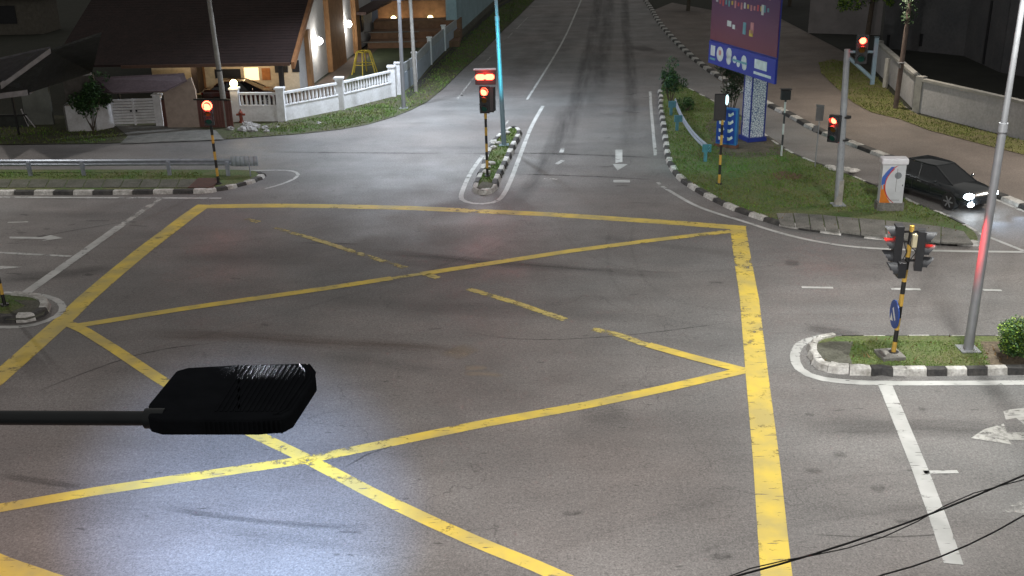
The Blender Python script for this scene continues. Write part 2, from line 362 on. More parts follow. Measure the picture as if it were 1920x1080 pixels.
def leaves(mb, c, rad, n, size=.12, m=0, nm=2, squash=.8, clumps=9):
    cs = []
    for _ in range(clumps):
        d = Vector((random.gauss(0, 1), random.gauss(0, 1), random.gauss(0, 1))).normalized()*random.uniform(.2, .85); cs.append((Vector((d.x*rad, d.y*rad, d.z*rad*squash))+Vector(c), rad*random.uniform(.25, .5)))
    for _ in range(n):
        cc, r = random.choice(cs); d = Vector((random.gauss(0, 1), random.gauss(0, 1), random.gauss(0, 1))).normalized()*r*random.uniform(.3, 1)**.5; p = cc+d
        q = Vector((random.gauss(0, 1), random.gauss(0, 1), random.gauss(0, .6))).normalized(); t = q.cross(Vector((random.random()-.5, random.random()-.5, 1))).normalized(); s = size*random.uniform(.6, 1.3)
        mb.add([p-q*s*.5, p+t*s*.28, p+q*s*.6, p-t*s*.28], [(0, 1, 2, 3)], m+random.randrange(nm))
    return mb
LEAF_A = mat('leaf_green', (.05, .12, .03), .55, scale=2, var=.4); LEAF_B = mat('leaf_dark', (.025, .06, .02), .6, scale=2, var=.4); LEAF_Y = mat('leaf_bright', (.26, .40, .06), .5, scale=2, var=.3)
BARK = mat('bark', (.10, .08, .06), .9, scale=6, var=.4, bump=.5)
#== SETTING
ground = MB().flat([(-900, -300), (900, -300), (900, 1500), (-900, 1500)], -.02).build('ground', A_DIRT); struct(ground)
verge_edge = [(-500, 276), (0, 272), (180, 270), (420, 262), (560, 252), (640, 243), (690, 234), (740, 219), (770, 207), (800, 192), (830, 168), (870, 129), (905, 98), (945, 56), (975, 28), (1003, 0), (1025, -30)]
main = PL(verge_edge)+[Vector((9, 300, 0)), Vector((30, 300, 0)), P(1190, -30), P(1217, 17), P(1300, 60), P(1500, 60), P(1600, 110), P(1650, 168), P(1724, 216), P(1920, 268), Vector((60, 44, 0)), Vector((60, -20, 0)), Vector((-60, -20, 0))]
road = MB().flat(main, 0).build('road', A_MAIN); struct(road)
side = patch('side_road', [(1221, 21), (1258, 68), (1290, 98), (1330, 132), (1345, 150), (1430, 190), (1480, 215), (1587, 265), (1670, 298), (1780, 338), (1903, 381), (2050, 440), (2200, 360), (1920, 275), (1825, 250), (1724, 219), (1655, 172), (1610, 118), (1560, 70), (1500, 40), (1340, 20), (1260, 5)], A_SIDE, .004)
VG = mat('side_verge_soil', (.12, .135, .035), .95, scale=.8, c2=(.13, .11, .06), fine=.4, bscale=12, bump=.4)
# left verge, up to the house fences
lv = [(-500, 275)]+verge_edge[1:]; lvb = [(1010, -30), (925, 12), (905, 34), (857, 76), (833, 98), (807, 124), (779, 157), (737, 176), (639, 200), (530, 222), (446, 222), (300, 226), (60, 215), (-500, 215)]
verge_poly = PL(lv)+PL(lvb); vo_ = MB().flat(verge_poly, .03).build('verge', mat('verge_soil', (.055, .070, .028), .95, scale=.7, c2=(.070, .060, .040), fine=.4, bscale=12, bump=.5)); struct(vo_)
drive = MB().flat(PL([(225, 271), (420, 263), (405, 246), (330, 238), (215, 236), (240, 256)]), .045).build('driveway', CONC); struct(drive)
grass(PL([(420, 262), (560, 251), (640, 242), (690, 233), (740, 218), (770, 206), (800, 190), (830, 167), (870, 128), (905, 97), (945, 55), (975, 27), (1000, 0), (990, -20), (930, 20), (857, 84), (779, 165), (737, 184), (639, 209), (530, 231), (446, 240)]), .03, 60, .09)
grass(PL([(-60, 272), (180, 269), (240, 262), (215, 245), (-60, 235)]), .03, 55, .10)
grass(PL([(480, 250), (600, 246), (690, 232), (740, 216), (740, 190), (639, 212), (540, 232)]), .03, 160, .07, [BLADE])
# drain along the verge
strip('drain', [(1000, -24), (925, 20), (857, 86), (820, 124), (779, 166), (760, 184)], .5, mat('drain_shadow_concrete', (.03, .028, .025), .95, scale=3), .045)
# right verge
rv = PL([(1535, 118), (1560, 112), (1600, 120), (1642, 143), (1660, 164), (1700, 204), (1722, 216), (1825, 242), (1925, 266), (2150, 320), (2150, 345), (1920, 291), (1825, 267), (1742, 245), (1687, 224), (1633, 211), (1598, 192), (1567, 164), (1540, 138)])
rvo = MB().flat(rv, .03).build('verge', VG); struct(rvo); grass(rv, .03, 70, .09, [BLADE2, BLADE2])
struct(MB().flat([(P(1642, 133).x+.3, P(1642, 133).y, 0), (27.5, 48.2, 0), (60, 40, 0), (60, 120, 0), (P(1640, 80).x-3, 120, 0)], .02).build('yard', mat('dark_yard', (.022, .024, .020), .95, scale=.6, var=.4)))

def island(outline, surf, name='traffic_island', z=.13, inset=.2, sm=1):
    p = smooth(PL(outline)+[P(*outline[0])], sm)[:-1]; area = sum(p[i].x*p[(i+1) % len(p)].y-p[(i+1) % len(p)].x*p[i].y for i in range(len(p)))
    if area < 0: p = p[::-1]
    N = normals(p, True); q = [a+b*inset for a, b in zip(p, N)]
    o = MB().prism(q, -.01, z).build(name, surf); struct(o); return p, q
# --- right (slip lane) island
R_near = [(1233, 172), (1235, 184), (1234, 200), (1237, 225), (1241, 253), (1244, 281), (1248, 303), (1259, 324), (1275, 342), (1300, 358), (1323, 371), (1342, 381), (1367, 393), (1398, 404), (1430, 415), (1460, 425), (1520, 434), (1570, 441), (1631, 448), (1700, 455), (1767, 460), (1830, 463)]
R_far = [(1846, 459), (1837, 440), (1809, 424), (1770, 405), (1714, 384), (1698, 374), (1642, 352), (1612, 338), (1562, 319), (1520, 305), (1487, 290), (1455, 270), (1425, 246), (1385, 215), (1340, 192), (1300, 172), (1270, 156), (1246, 152), (1236, 160)]
isl_r, isl_rq = island(R_near+R_far, GRASS)
kerb(PL(R_near+R_far[:1]), .78, side=1)
kerb(PL(R_far[1:]), .9, side=1, w=.2, name='kerb')
slab_poly = PL([(1455, 405), (1540, 402), (1640, 410), (1740, 420), (1800, 432), (1822, 440), (1838, 450), (1830, 456), (1700, 448), (1600, 438), (1520, 428), (1462, 417)], .13)
slabs = MB()
sx = [(1455, 399, 1462, 419), (1487, 399, 1492, 423), (1516, 401, 1520, 427), (1542, 402, 1548, 430), (1568, 405, 1574, 433), (1610, 409, 1614, 438), (1660, 413, 1662, 443), (1710, 418, 1712, 449), (1765, 424, 1764, 453), (1808, 433, 1826, 456)]
for a, b in zip(sx, sx[1:]):
    q = [P(a[0]+1, a[1], .17), P(b[0]-1, b[1], .17), P(b[2]-1, b[3], .17), P(a[2]+1, a[3], .17)]
    slabs.prism(q, .1, .165+random.uniform(-.01, .012))
struct(slabs.build('paving', CONC))
grass(isl_rq, .13, 130, .075, holes=[[(v.x, v.y) for v in PL([(1448, 395), (1640, 406), (1830, 436), (1850, 470), (1440, 430)])], [(v.x, v.y) for v in PL([(1340, 215), (1360, 290), (1440, 292), (1452, 262), (1400, 225)])]])
struct(MB().flat(PL([(1322, 235), (1345, 290), (1400, 296), (1460, 290), (1480, 282), (1452, 262), (1400, 228), (1345, 215)], .135), .135).build('bare_earth', mat('bare_earth', (.12, .10, .075), .95, scale=1.5, c2=(.055, .05, .035), fine=.3, bscale=10)))
struct(MB().flat(PL([(1445, 325), (1470, 320), (1505, 327), (1498, 336), (1460, 337)], .137), .137).build('bare_earth', mat('red_earth', (.14, .075, .05), .95, scale=2, c2=(.07, .06, .035))))
# --- kerb line between slip lane and side road
kl = PL([(1205, 0), (1217, 17), (1230, 42), (1255, 72), (1283, 100), (1305, 119), (1328, 136), (1365, 160), (1430, 196), (1450, 206), (1480, 221), (1522, 246), (1587, 271), (1631, 288), (1670, 303), (1790, 343), (1875, 375), (1920, 394), (2050, 450)])
kerb(kl, 1.05, w=.42, h=.16, side=1)
# --- near right median island
N_out = [(1558, 634), (1530, 638), (1514, 650), (1512, 668), (1522, 684), (1540, 696), (1575, 702), (1620, 704), (1700, 706), (1800, 705), (1925, 703), (2150, 700), (2150, 632), (1925, 634), (1800, 633), (1650, 633)]
isl_n, isl_nq = island(N_out, GRASS, z=.14, inset=.18)
kerb(PL(N_out[8:12]), .52, side=1, h=.2, w=.22); kerb(PL(N_out[:9]), .55, side=1, h=.2, w=.24, rough=.05, white=(0, 7)); kerb(PL([(2150, 634), (1925, 636), (1800, 635), (1650, 635), (1575, 635)]), .6, side=1, h=.15, w=.12)
struct(MB().flat(PL([(1556, 640), (1530, 645), (1522, 660), (1532, 676), (1556, 686), (1600, 688), (1592, 665), (1600, 640)], .15), .15).build('concrete_apron', DCONC))
grass([(v.x, v.y) for v in PL([(1592, 640), (1840, 639), (1860, 690), (1600, 692)], .14)], .14, 700, .045)
struct(MB().flat(PL([(1838, 640), (2150, 640), (2150, 692), (1862, 692), (1846, 670)], .148), .148).build('bare_earth', mat('planting_soil', (.16, .13, .09), .95, scale=3, c2=(.07, .055, .04), fine=.4, bscale=14)))
struct(MB().box(P(1668, 668, .14)+Vector((0, 0, .04)), (.62, .62, .12), rz=.1).build('concrete_footing', CONC, bevel=.015))
# --- left small island
L_out = [(-120, 608), (-40, 608), (20, 606), (60, 604), (88, 592), (97, 578), (92, 566), (70, 558), (30, 555), (-40, 555), (-120, 555)]
isl_l, isl_lq = island(L_out, GRASS, z=.13)
kerb(PL(L_out[:9]), .6, side=1, rough=.03, h=.2, white=(7, 99)); kerb(PL(L_out[8:]), .6, side=1, w=.12, h=.14)
struct(MB().flat(PL([(25, 562), (70, 563), (88, 574), (82, 590), (50, 600), (10, 600), (20, 585), (48, 573)], .142), .142).build('concrete_apron', DCONC))
grass([(v.x, v.y) for v in PL([(-60, 562), (45, 562), (40, 572), (-10, 590), (-60, 590)], .13)], .13, 350, .05)
# --- left median
LM = [(-300, 366), (0, 366), (200, 366), (385, 363), (430, 356), (470, 346), (500, 333), (492, 325), (460, 321), (300, 321), (0, 321), (-300, 321)]
isl_m, isl_mq = island(LM, GRASS, z=.13)
kerb(PL(LM[:4]), .86, side=1, h=.17); kerb(PL(LM[3:8]), .5, side=1, h=.14, rough=.07); kerb(PL(LM[7:]), .9, side=1, w=.1, h=.1)
pv = MB(); x0 = -300
while x0 < 375:
    pv.prism([P(x0+1, 352, .13), P(x0+34, 352, .13), P(x0+42, 337, .13), P(x0+9, 337, .13)], .1, .15+random.uniform(-.006, .006), 1 if (335 > x0 > 70 and x0 < 76) else 0); x0 += 35
struct(pv.build('paving', [DCONC, CONC]))
struct(MB().prism(PL([(352, 352), (400, 352), (412, 334), (372, 334)], .15), .12, .165).build('manhole_cover', mat('rusty_iron', (.10, .045, .03), .8, scale=5, c2=(.05, .03, .025))))
grass([(v.x, v.y) for v in PL([(-100, 335), (380, 335), (380, 323), (-100, 323)], .13)], .13, 110, .07)
# --- centre island
C_out = [(884, 357), (890, 364), (904, 367), (920, 365), (931, 358), (934, 349), (941, 333), (950, 314), (958, 298), (967, 277), (976, 261), (980, 249), (969, 242), (953, 243), (938, 253), (927, 262), (918, 274), (909, 292), (902, 312), (894, 333), (887, 347)]
isl_c, isl_cq = island(C_out, GRASS, z=.13)
kerb(PL(C_out+C_out[:1]), .8, side=1, rough=.03, h=.2, w=.26, white=(0, 3))
grass([(v.x, v.y) for v in isl_cq], .13, 220, .07, [BLADE])
struct(MB().flat(PL([(893, 352), (905, 358), (920, 354), (926, 344), (905, 340)], .2), .2).build('concrete_apron', DCONC))
stones = []
for a, b in [(915, 313), (920, 306), (912, 322), (926, 276), (935, 268), (925, 266), (950, 249)]:
    q = P(a, b, .2); r = random.uniform(.11, .2); o = MB().ball((0, 0, 0), r, 8, 6, sq=(1.3, 1, .6), jit=.16).build('stone', mat('whitewashed_stone', (.60, .60, .58), .85, scale=6, c2=(.25, .24, .22))); o.location = q; o.rotation_euler = (0, 0, random.random()*6)
    tag(o, 'whitewashed stone edging on the narrow centre island by the blue lamp post', 'stone', 'whitewashed stones on the centre island')
LIT = mat('fallen_leaves', (.16, .10, .04), .8, scale=3, var=.5)
for pg, z_, dn in ((isl_rq, .15, 3), (isl_nq, .17, 7), (rv, .05, 2), (isl_cq, .16, 5)):
    o = grass([(v[0], v[1]) for v in pg], z_, dn, .07, [LIT], 'fallen_leaves'); o['label'] = 'scattered small brown fallen leaves and litter on the grass'; o['category'] = 'leaf litter'
#== MARKINGS
Yd = dict(m=Y_PAINT, step=.5)
strip('road_marking', [(392, 387), (520, 385.5), (640, 387), (770, 390), (900, 396), (1030, 402), (1150, 410), (1270, 418), (1398, 428)], .55, Y_PAINT, .004, .5)
strip('road_marking', [(384, 384), (355, 404), (267, 471), (211, 517), (158, 563), (120, 600), (0, 706), (-260, 930)], .62, Y_PAINT, .008, .5)
strip('road_marking', [(1383, 424), (1393, 490), (1405, 560), (1419, 700), (1437, 865), (1452, 1040), (1460, 1120)], .58, Y_PAINT, .008, .5)
strip('road_marking', [(-260, 950), (-100, 1020), (0, 1062), (75, 1088), (260, 1150)], .55, Y_PAINT, .008, .5)
D = .36
strip('road_marking', [(140, 612), (352, 578), (598, 543), (735, 522)], D, Y_PAINT, .012, .5)
strip('road_marking', [(735, 522), (790, 514)], .30, Y_WORN, .012, .3)
strip('road_marking', [(790, 514), (940, 491), (1070, 471), (1230, 450), (1370, 434)], D, Y_PAINT, .012, .5)
strip('road_marking', [(125, 606), (155, 618), (210, 652), (300, 712), (470, 811), (575, 861), (640, 895), (700, 927), (800, 975), (900, 1020), (1000, 1060), (1090, 1100)], .34, Y_PAINT, .016, .5)
strip('road_marking', [(-60, 963), (0, 953), (178, 922), (356, 895), (578, 862), (750, 827), (900, 796), (1100, 760), (1250, 728), (1398, 694)], .36, Y_PAINT, .012, .5)
for a in ([(462, 411), (485, 417)], [(514, 428), (570, 443), (620, 458), (680, 478), (762, 503)], [(800, 515), (822, 522)], [(878, 542), (960, 566), (1060, 600)], [(1112, 617), (1165, 630), (1220, 650)]):
    strip('road_marking', a, .34, Y_WORN, .012, .3)
strip('road_marking', [(1215, 647), (1300, 671), (1398, 696)], .34, Y_PAINT, .016, .4)
WT = [([(-200, 369), (0, 370), (200, 371), (415, 372)], .18, 0), ([(300, 373), (225, 424)], .36, 1), ([(225, 424), (130, 492), (48, 550)], .36, 0), ([(-200, 468), (0, 474), (133, 481)], .16, 0), ([(15, 417), (56, 416)], .16, 1),
      ([(-100, 548), (0, 549), (60, 551), (98, 558), (117, 569), (119, 584), (98, 599), (60, 611), (30, 614), (-100, 615)], .22, 0),
      ([(470, 320), (535, 319), (555, 322), (561, 328), (550, 337), (525, 347), (497, 354)], .16, 0),
      ([(1234, 342), (1242, 350)], .22, 1), ([(1242, 350), (1270, 367), (1303, 386), (1345, 401), (1387, 413), (1460, 437), (1527, 453), (1593, 463), (1653, 467), (1760, 471), (1925, 473)], .18, 0),
      ([(1834, 437), (1920, 471), (2000, 505)], .16, 0), ([(1838, 410), (1878, 418)], .16, 1), ([(1862, 372), (1920, 397), (2000, 430)], .16, 0), ([(1716, 392), (1800, 430)], .12, 1),
      ([(1558, 632), (1530, 633), (1508, 640), (1495, 650), (1489, 667), (1493, 686), (1507, 700), (1537, 711), (1593, 717), (1647, 719), (1760, 719), (1925, 718), (2200, 715)], .26, 0),
      ([(1590, 632), (1690, 632)], .1, 1), ([(1503, 539), (1562, 540)], .15, 0), ([(1671, 542), (1726, 543)], .15, 0), ([(1843, 544), (1878, 545)], .15, 0), ([(2000, 546), (2060, 547)], .15, 0),
      ([(1660, 723), (1690, 795), (1725, 880), (1760, 975), (1788, 1058)], .35, 0), ([(1732, 886), (1796, 885)], .13, 0),
      ([(988, 187), (1015, 145), (1040, 105), (1062, 65), (1075, 35), (1092, -5), (1105, -40)], .15, 0), ([(857, 186), (885, 150), (915, 112), (945, 78), (990, 32)], .12, 1),
      ([(1018, 199), (1000, 230), (990, 252), (971, 303), (958, 338), (943, 369), (929, 380), (904, 383), (880, 381), (862, 374), (869, 352), (883, 322), (905, 292)], .2, 0), ([(940, 245), (953, 226)], .12, 1),
      ([(1219, 172), (1221, 205), (1225, 250), (1229, 292)], .16, 0), ([(1150, 340), (1181, 340)], .42, 0), ([(1020, 335), (1045, 336)], .25, 1), ([(1055, 279), (1052, 287)], .2, 0), ([(1056, 301), (1043, 308)], .22, 0), ([(1290, 459), (1293, 460)], .2, 0)]
for a, w, k in WT: strip('road_marking', a, w, W_WORN if k else W_PAINT, .010 if not k else .006, .4, sm=2 if len(a) > 6 else 0)
def marks(polys, m=W_PAINT, z=.01):
    for p in polys: patch('road_marking', p, m, z)
marks([[(1154, 281), (1167, 281), (1167, 304), (1154, 306)], [(1149, 308), (1177, 308), (1158, 320)]])
marks([[(18, 444), (80, 445), (95, 441), (118, 447), (78, 452), (90, 448.5), (18, 447.5)], [(-40, 500), (5, 499), (42, 501), (0, 505), (-20, 503)]])
marks([[(1881, 772), (1895, 768), (1925, 765), (1925, 800), (1905, 784), (1886, 788)], [(1876, 961), (1898, 946), (1925, 936), (1925, 967), (1900, 962)]], W_WORN)
marks([[(1820, 822), (1846, 805), (1882, 795), (1888, 812), (1925, 811), (1925, 826), (1890, 825), (1897, 834)]], W_WORN)
# stains, tyre bands, seams
ST_D = stain('rubber_stain', (.05, .05, .05), .27, (.15, 2)); ST_L = stain('pale_dust', (.30, .25, .20), .5, (.8, 2)); ST_B = stain('brown_stain', (.11, .08, .065), .30, (.12, 2.)); SEAM = stain('tar_seam', (.03, .03, .03), .4, (2, 1))
ST_S = stain('soft_stain', (.08, .08, .08), .12, (.1, 1.2))
for a, w, m in [([(1030, 380), (1050, 320), (1062, 260), (1080, 190), (1100, 110), (1118, 30), (1125, -40)], 1.1, ST_D), ([(1172, 330), (1178, 250), (1185, 180), (1180, 110), (1172, 40), (1170, -40)], 1.0, ST_D),
                ([(960, 390), (1010, 330), (1040, 270), (1060, 200)], 1.0, ST_D), ([(1105, 230), (1122, 130), (1140, 40), (1140, -30)], 1.6, ST_D), ([(930, 200), (1000, 100), (1050, 10)], 2.2, ST_S),
                ([(840, 288), (1000, 287), (1120, 291), (1240, 296)], .3, SEAM), ([(840, 288), (500, 285)], .25, SEAM), ([(950, 326), (1100, 330), (1230, 337)], .22, SEAM), ([(1188, 92), (1228, 90)], 4, ST_D),
                ([(250, 625), (450, 630), (650, 645), (800, 652), (900, 668)], 1.0, ST_B), ([(600, 660), (850, 700)], .8, ST_S), ([(845, 652), (885, 668)], 1.1, ST_L), ([(868, 700), (905, 698), (945, 706)], .35, ST_L), ([(870, 690), (900, 682), (915, 690)], .4, ST_L),
                ([(1040, 820), (1110, 790), (1200, 782)], 1.6, ST_S), ([(1080, 780), (1180, 770)], 1.2, ST_S), ([(300, 950), (420, 970), (560, 985), (700, 990)], .25, ST_D), ([(380, 985), (600, 1020), (800, 1040)], .5, ST_S), ([(0, 890), (160, 915)], .3, ST_D),
                ([(600, 560), (900, 580), (1300, 600)], 1.4, ST_S), ([(300, 480), (700, 490), (1100, 500)], 1.5, ST_S), ([(1500, 800), (1700, 800), (1950, 810)], 1.2, ST_D), ([(1480, 940), (1700, 960), (1950, 990)], 1.3, ST_S),
                ([(0, 520), (120, 515), (220, 500)], 1.3, ST_D), ([(0, 400), (150, 402), (380, 410)], 1.2, ST_S), ([(1509, 612), (1560, 622), (1620, 628)], .7, ST_D), ([(1470, 492), (1500, 494)], .7, ST_D), ([(700, 470), (1000, 500), (1300, 520)], .8, ST_D), ([(560, 455), (680, 458)], .15, SEAM), ([(50, 742), (180, 690), (290, 655), (430, 640)], .09, SEAM), ([(640, 880), (700, 845), (790, 820)], .08, SEAM), ([(0, 460), (90, 440), (240, 415)], .1, SEAM), ([(1500, 1000), (1640, 1010), (1800, 1000)], .06, SEAM), ([(860, 620), (980, 640), (1180, 630), (1400, 600)], .07, SEAM), ([(1100, 440), (1400, 480)], .8, ST_S)]:
    strip('road_stain', a, w, m, .002+random.uniform(0, .0015), .8, sm=1)
TM = stain('faint_tyre_mark', (.07, .07, .07), .07, (.15, 2)); DR = stain('oil_drips', (.04, .04, .04), .28, (3, 1.5))
for a, w in [([(1190, 395), (1180, 480), (1230, 560), (1400, 590), (1700, 590)], .22), ([(1150, 400), (1130, 500), (1190, 590), (1400, 625), (1620, 625)], .22), ([(700, 395), (560, 440), (300, 470), (0, 455)], .2), ([(1500, 495), (1200, 520), (1060, 460), (1040, 390)], .2),
             ([(1900, 870), (1500, 900), (1100, 1000), (900, 1100)], .25), ([(1900, 930), (1450, 985), (1150, 1090)], .25), ([(100, 700), (500, 600), (900, 480), (1000, 400)], .2)]: strip('road_stain', a, w, TM, .0036, .6, sm=3)
for k in range(46):
    x_, y_ = random.choice(((random.uniform(1500, 1900), random.uniform(760, 980)), (random.uniform(0, 300), random.uniform(400, 540)), (random.uniform(300, 1350), random.uniform(440, 1060)), (random.uniform(1120, 1220), random.uniform(160, 400)))); L_ = random.uniform(6, 26); strip('road_stain', [(x_, y_), (x_+L_, y_+random.uniform(-2, 2)), (x_+2*L_, y_+random.uniform(-3, 3))], random.uniform(.08, .3), DR, .0038, .1)
strip('road_stain', [(1020, 140), (1120, -10)], 3, ST_S, .0037, 1)
#== THINGS
RB = {}
def lens_disc(mb, c, r, m=0, n=16):    # faces -Y
    mb.cyl(Vector(c)+Vector((0, .01, 0)), Vector(c)-Vector((0, .012, 0)), r, r*.92, n, m)
HOODM = mat('dusty_hood_plastic', (.045, .048, .054), .6, scale=6, var=.3)
def hood(r=.155, L=.26):
    mb = MB(); n = 12; vs = []
    for k, (y, dz) in enumerate(((0, 0), (-L, 0))):
        for rr in (r, r-.012):
            for i in range(n+1):
                t = math.radians(-35)+math.radians(250)*i/n; yy = y
                if k: yy = -L*(.45+.55*max(0, math.sin(t)+.3)/1.3)
                vs.append((rr*math.cos(t), yy, rr*math.sin(t)))
    N = n+1; f = []
    for i in range(n):
        f.append((i, i+1, 2*N+i+1, 2*N+i)); f.append((N+i+1, N+i, 3*N+i, 3*N+i+1)); f.append((2*N+i, 2*N+i+1, 3*N+i+1, 3*N+i))
    return mb.add(vs, f)
def signal_head(parent, loc, rz=0., n=3, lit='red', back=False, bloom=1., hoodm=None, r=.125, pitch=.33, light_e=30, wide=.36):
    """a head of n lamps facing local -Y; its lenses and hoods hang from it"""
    H = n*pitch+.04; mb = MB(); mb.box((0, .1, 0), (wide, .2, H)); 
    for i in range(n-1): mb.box((0, .0, H/2-.02-pitch*(i+1)), (wide+.012, .012, .02))
    if back: mb.box((0, .03, 0), (wide+.24, .02, H+.22))
    h = mb.build('signal_head', BLACK, parent, bevel=.015); h.location = loc; h.rotation_euler = (0, 0, rz)
    for i in range(n):
        z = H/2-.02-pitch*(i+.5); m = [RED_D, AMB, GRN][i] if n == 3 else GRN
        on = (lit == 'red' and i == 0 and n == 3) or (lit == 'green' and i == 2)
        if on: m = RED_L if lit == 'red' else GRN_L
        a = MB(); lens_disc(a, (0, -.005, z), r*(bloom if on else 1)); a.build('lens', m, h, True)
        b = hood(r+.03); o = b.build('hood', HOODM, h, True); o.location = (0, 0, z)
        if on and hoodm: light('signal_glow', 'POINT', (0, -.16, z-.07), 4.5, (1, .03, .02), .02, parent=h)
        if on and light_e:
            c = (1, .03, .02) if lit == 'red' else (.1, 1, .9)
            light('signal_lamp', 'SPOT', (0, -.05, z), light_e*4, c, .08, (0, -1, -.12), 150, 1., h)
    return h
def striped(parent, h, r=.057, seg=.36, first=1, a=BLKP, b=YEL, base=True, lean=(0, 0)):
    mb = MB(); z = 0.; i = 0
    while z < h-.01:
        z1 = min(h, z+seg); mb.cyl((lean[0]*z/h, lean[1]*z/h, z), (lean[0]*z1/h, lean[1]*z1/h, z1), r, r, 14, (i+first) % 2, caps=(z1 >= h)); z = z1; i += 1
    if base: mb.cyl((0, 0, 0), (0, 0, .05), r*2.4, r*2.2, 12, 0)
    return mb.build('post', [a, b], parent, True)
# 1 left signal, on the left median
t = thing('traffic_signal', 'red traffic light on a black and yellow post beside the left guardrail end', 'traffic light', P(410, 345, .13))
striped(t, 2.45, first=0, lean=(-.03, 0)); pp = MB().cyl((-.03, 0, 2.45), (-.03, 0, 3.5), .057).build('upper_post', BLKP, t)
signal_head(t, (-.03, -.22, 3.12), math.radians(8), lit='red', bloom=1.7, light_e=3, wide=.40); light('signal_glow', 'POINT', (-.03, -.75, 3.45), 22, (1, .03, .02), .1, parent=t)
MB().box((-.17, -.19, 2.86), (.13, .02, .34)).build('label_plate', mat('pale_plate', (.5, .4, .3), .5), t)
# 2 centre signal with countdown display
t = thing('traffic_signal', 'red traffic light with a wide glowing countdown panel on the centre island', 'traffic light', P(914, 330, .2))
striped(t, 2.75, first=0, lean=(-.02, 0))
signal_head(t, (-.05, -.2, 3.35), math.radians(-10), lit='red', bloom=1.35, light_e=4, wide=.42, pitch=.36)
MB().box((.25, -.05, 3.35), (.2, .28, 1.05)).build('side_housing', BLACK, t, bevel=.02)
mb = MB().box((0.02, -.05, 4.3), (.86, .22, .62)).build('countdown_panel', BLACK, t, bevel=.02)
a = MB(); 
for sx_ in (-.19, .19): a.cyl((sx_-.09, -.185, 4.32), (sx_-.09, -.17, 4.32), .12, .12, 14); a.cyl((sx_+.09, -.185, 4.32), (sx_+.09, -.17, 4.32), .12, .12, 14); a.box((sx_, -.176, 4.32), (.18, .015, .24))
a.build('countdown_light', RED_L, mb)
MB().box((0, -.28, 4.66), (.95, .35, .03)).build('sun_shield', mat('pale_shield', (.45, .35, .38), .5), mb)
light('signal_lamp', 'SPOT', (0, -.25, 4.3), 30, (1, .03, .02), .15, (0, -1, -.25), 150, 1., t)
light('signal_lamp', 'POINT', (0.02, -.5, 4.35), 34, (1, .03, .02), .1, parent=t)
signal_head(t, (.25, .25, 3.35), math.radians(172), lit='green', light_e=0); light('signal_lamp', 'SPOT', (.25, .6, 3.7), 2600, (.08, .85, 1), .06, (.12, 1, .12), 50, .8, t)
# 3 near right cluster
c0 = P(1675, 662, .2)
t = thing('traffic_signal', 'double headed traffic light facing both ways on the near right grass island', 'traffic light', c0)
striped(t, 3.55, r=.06, seg=.34, first=1, lean=(.08, 0))
h1 = signal_head(t, (-.36, -.02, 3.08), math.radians(-98), lit='red', light_e=10, hoodm=RLIT, wide=.34)
h2 = signal_head(t, (.48, .05, 2.88), math.radians(72), lit='red', light_e=0, hoodm=RLIT, wide=.36, pitch=.34)
light('signal_lamp', 'SPOT', (.70, -.0, 3.15), 380, (1, .03, .04), .05, (1, .12, -.25), 75, 1., t)
h3 = signal_head(t, (-.28, -.22, 2.48), math.radians(-92), n=1, lit=None, r=.14, pitch=.38)
MB().box((.05, .0, 3.40), (.72, .05, .05)).build('bracket', BLKP, t); MB().box((.05, 0, 2.62), (.6, .05, .05)).box((-.1, -.1, 2.62), (.05, .25, .05)).build('bracket', BLKP, t)
MB().box((.12, -.14, 3.2), (.12, .12, .34)).build('cable_box', mat('cream_box', (.55, .50, .34), .5), t, bevel=.01)
MB().tube([(.1, -.08, 3.45), (.0, -.14, 3.1), (.2, -.16, 2.9), (.05, -.1, 2.6)], .012).tube([(-.2, -.1, 3.4), (-.05, -.16, 2.9), (-.15, -.15, 2.6)], .012).build('cable', BLACK, t)
sg = MB(); sg.cyl((0, .012, 0), (0, -.012, 0), .38, .38, 32); s = sg.build('direction_sign', mat('sign_blue', (.015, .06, .28), .4, var=.1), t); s.location = (-.12, -.06, 1.15); s.rotation_euler = (0, 0, math.radians(-93))
ar = MB(); R45 = Matrix.Rotation(math.radians(45), 3, 'Y'); ar.box((0, -.016, 0), (.36, .005, .075), mtx=R45)
ar.add([(-.26, -.018, -.26), (-.02, -.018, -.2), (-.2, -.018, -.02)], [(0, 1, 2)]); ar.build('arrow', mat('sign_white', (.7, .7, .68), .5), s)
# 4 signal seen from behind on the right island
t = thing('traffic_signal', 'traffic light seen from behind beside the blue lane sign', 'traffic light', P(1348, 345, .14))
striped(t, 3.3, r=.055, seg=.42, first=1); 
signal_head(t, (-.12, .12, 3.25), math.radians(172), lit='green', light_e=50, wide=.42, back=False)
MB().box((-.12, .0, 3.25), (.5, .08, 1.1)).build('backboard', BLACK, t)
MB().ball((.13, -.02, 3.55), .11, 12, 8, sq=(.7, .7, 2.0)).build('green_glow_blob', emit('pale_cyan_light', (.6, .95, 1), 1.4), t, True)  # added glowing blob imitates the green lens glow seen from the side
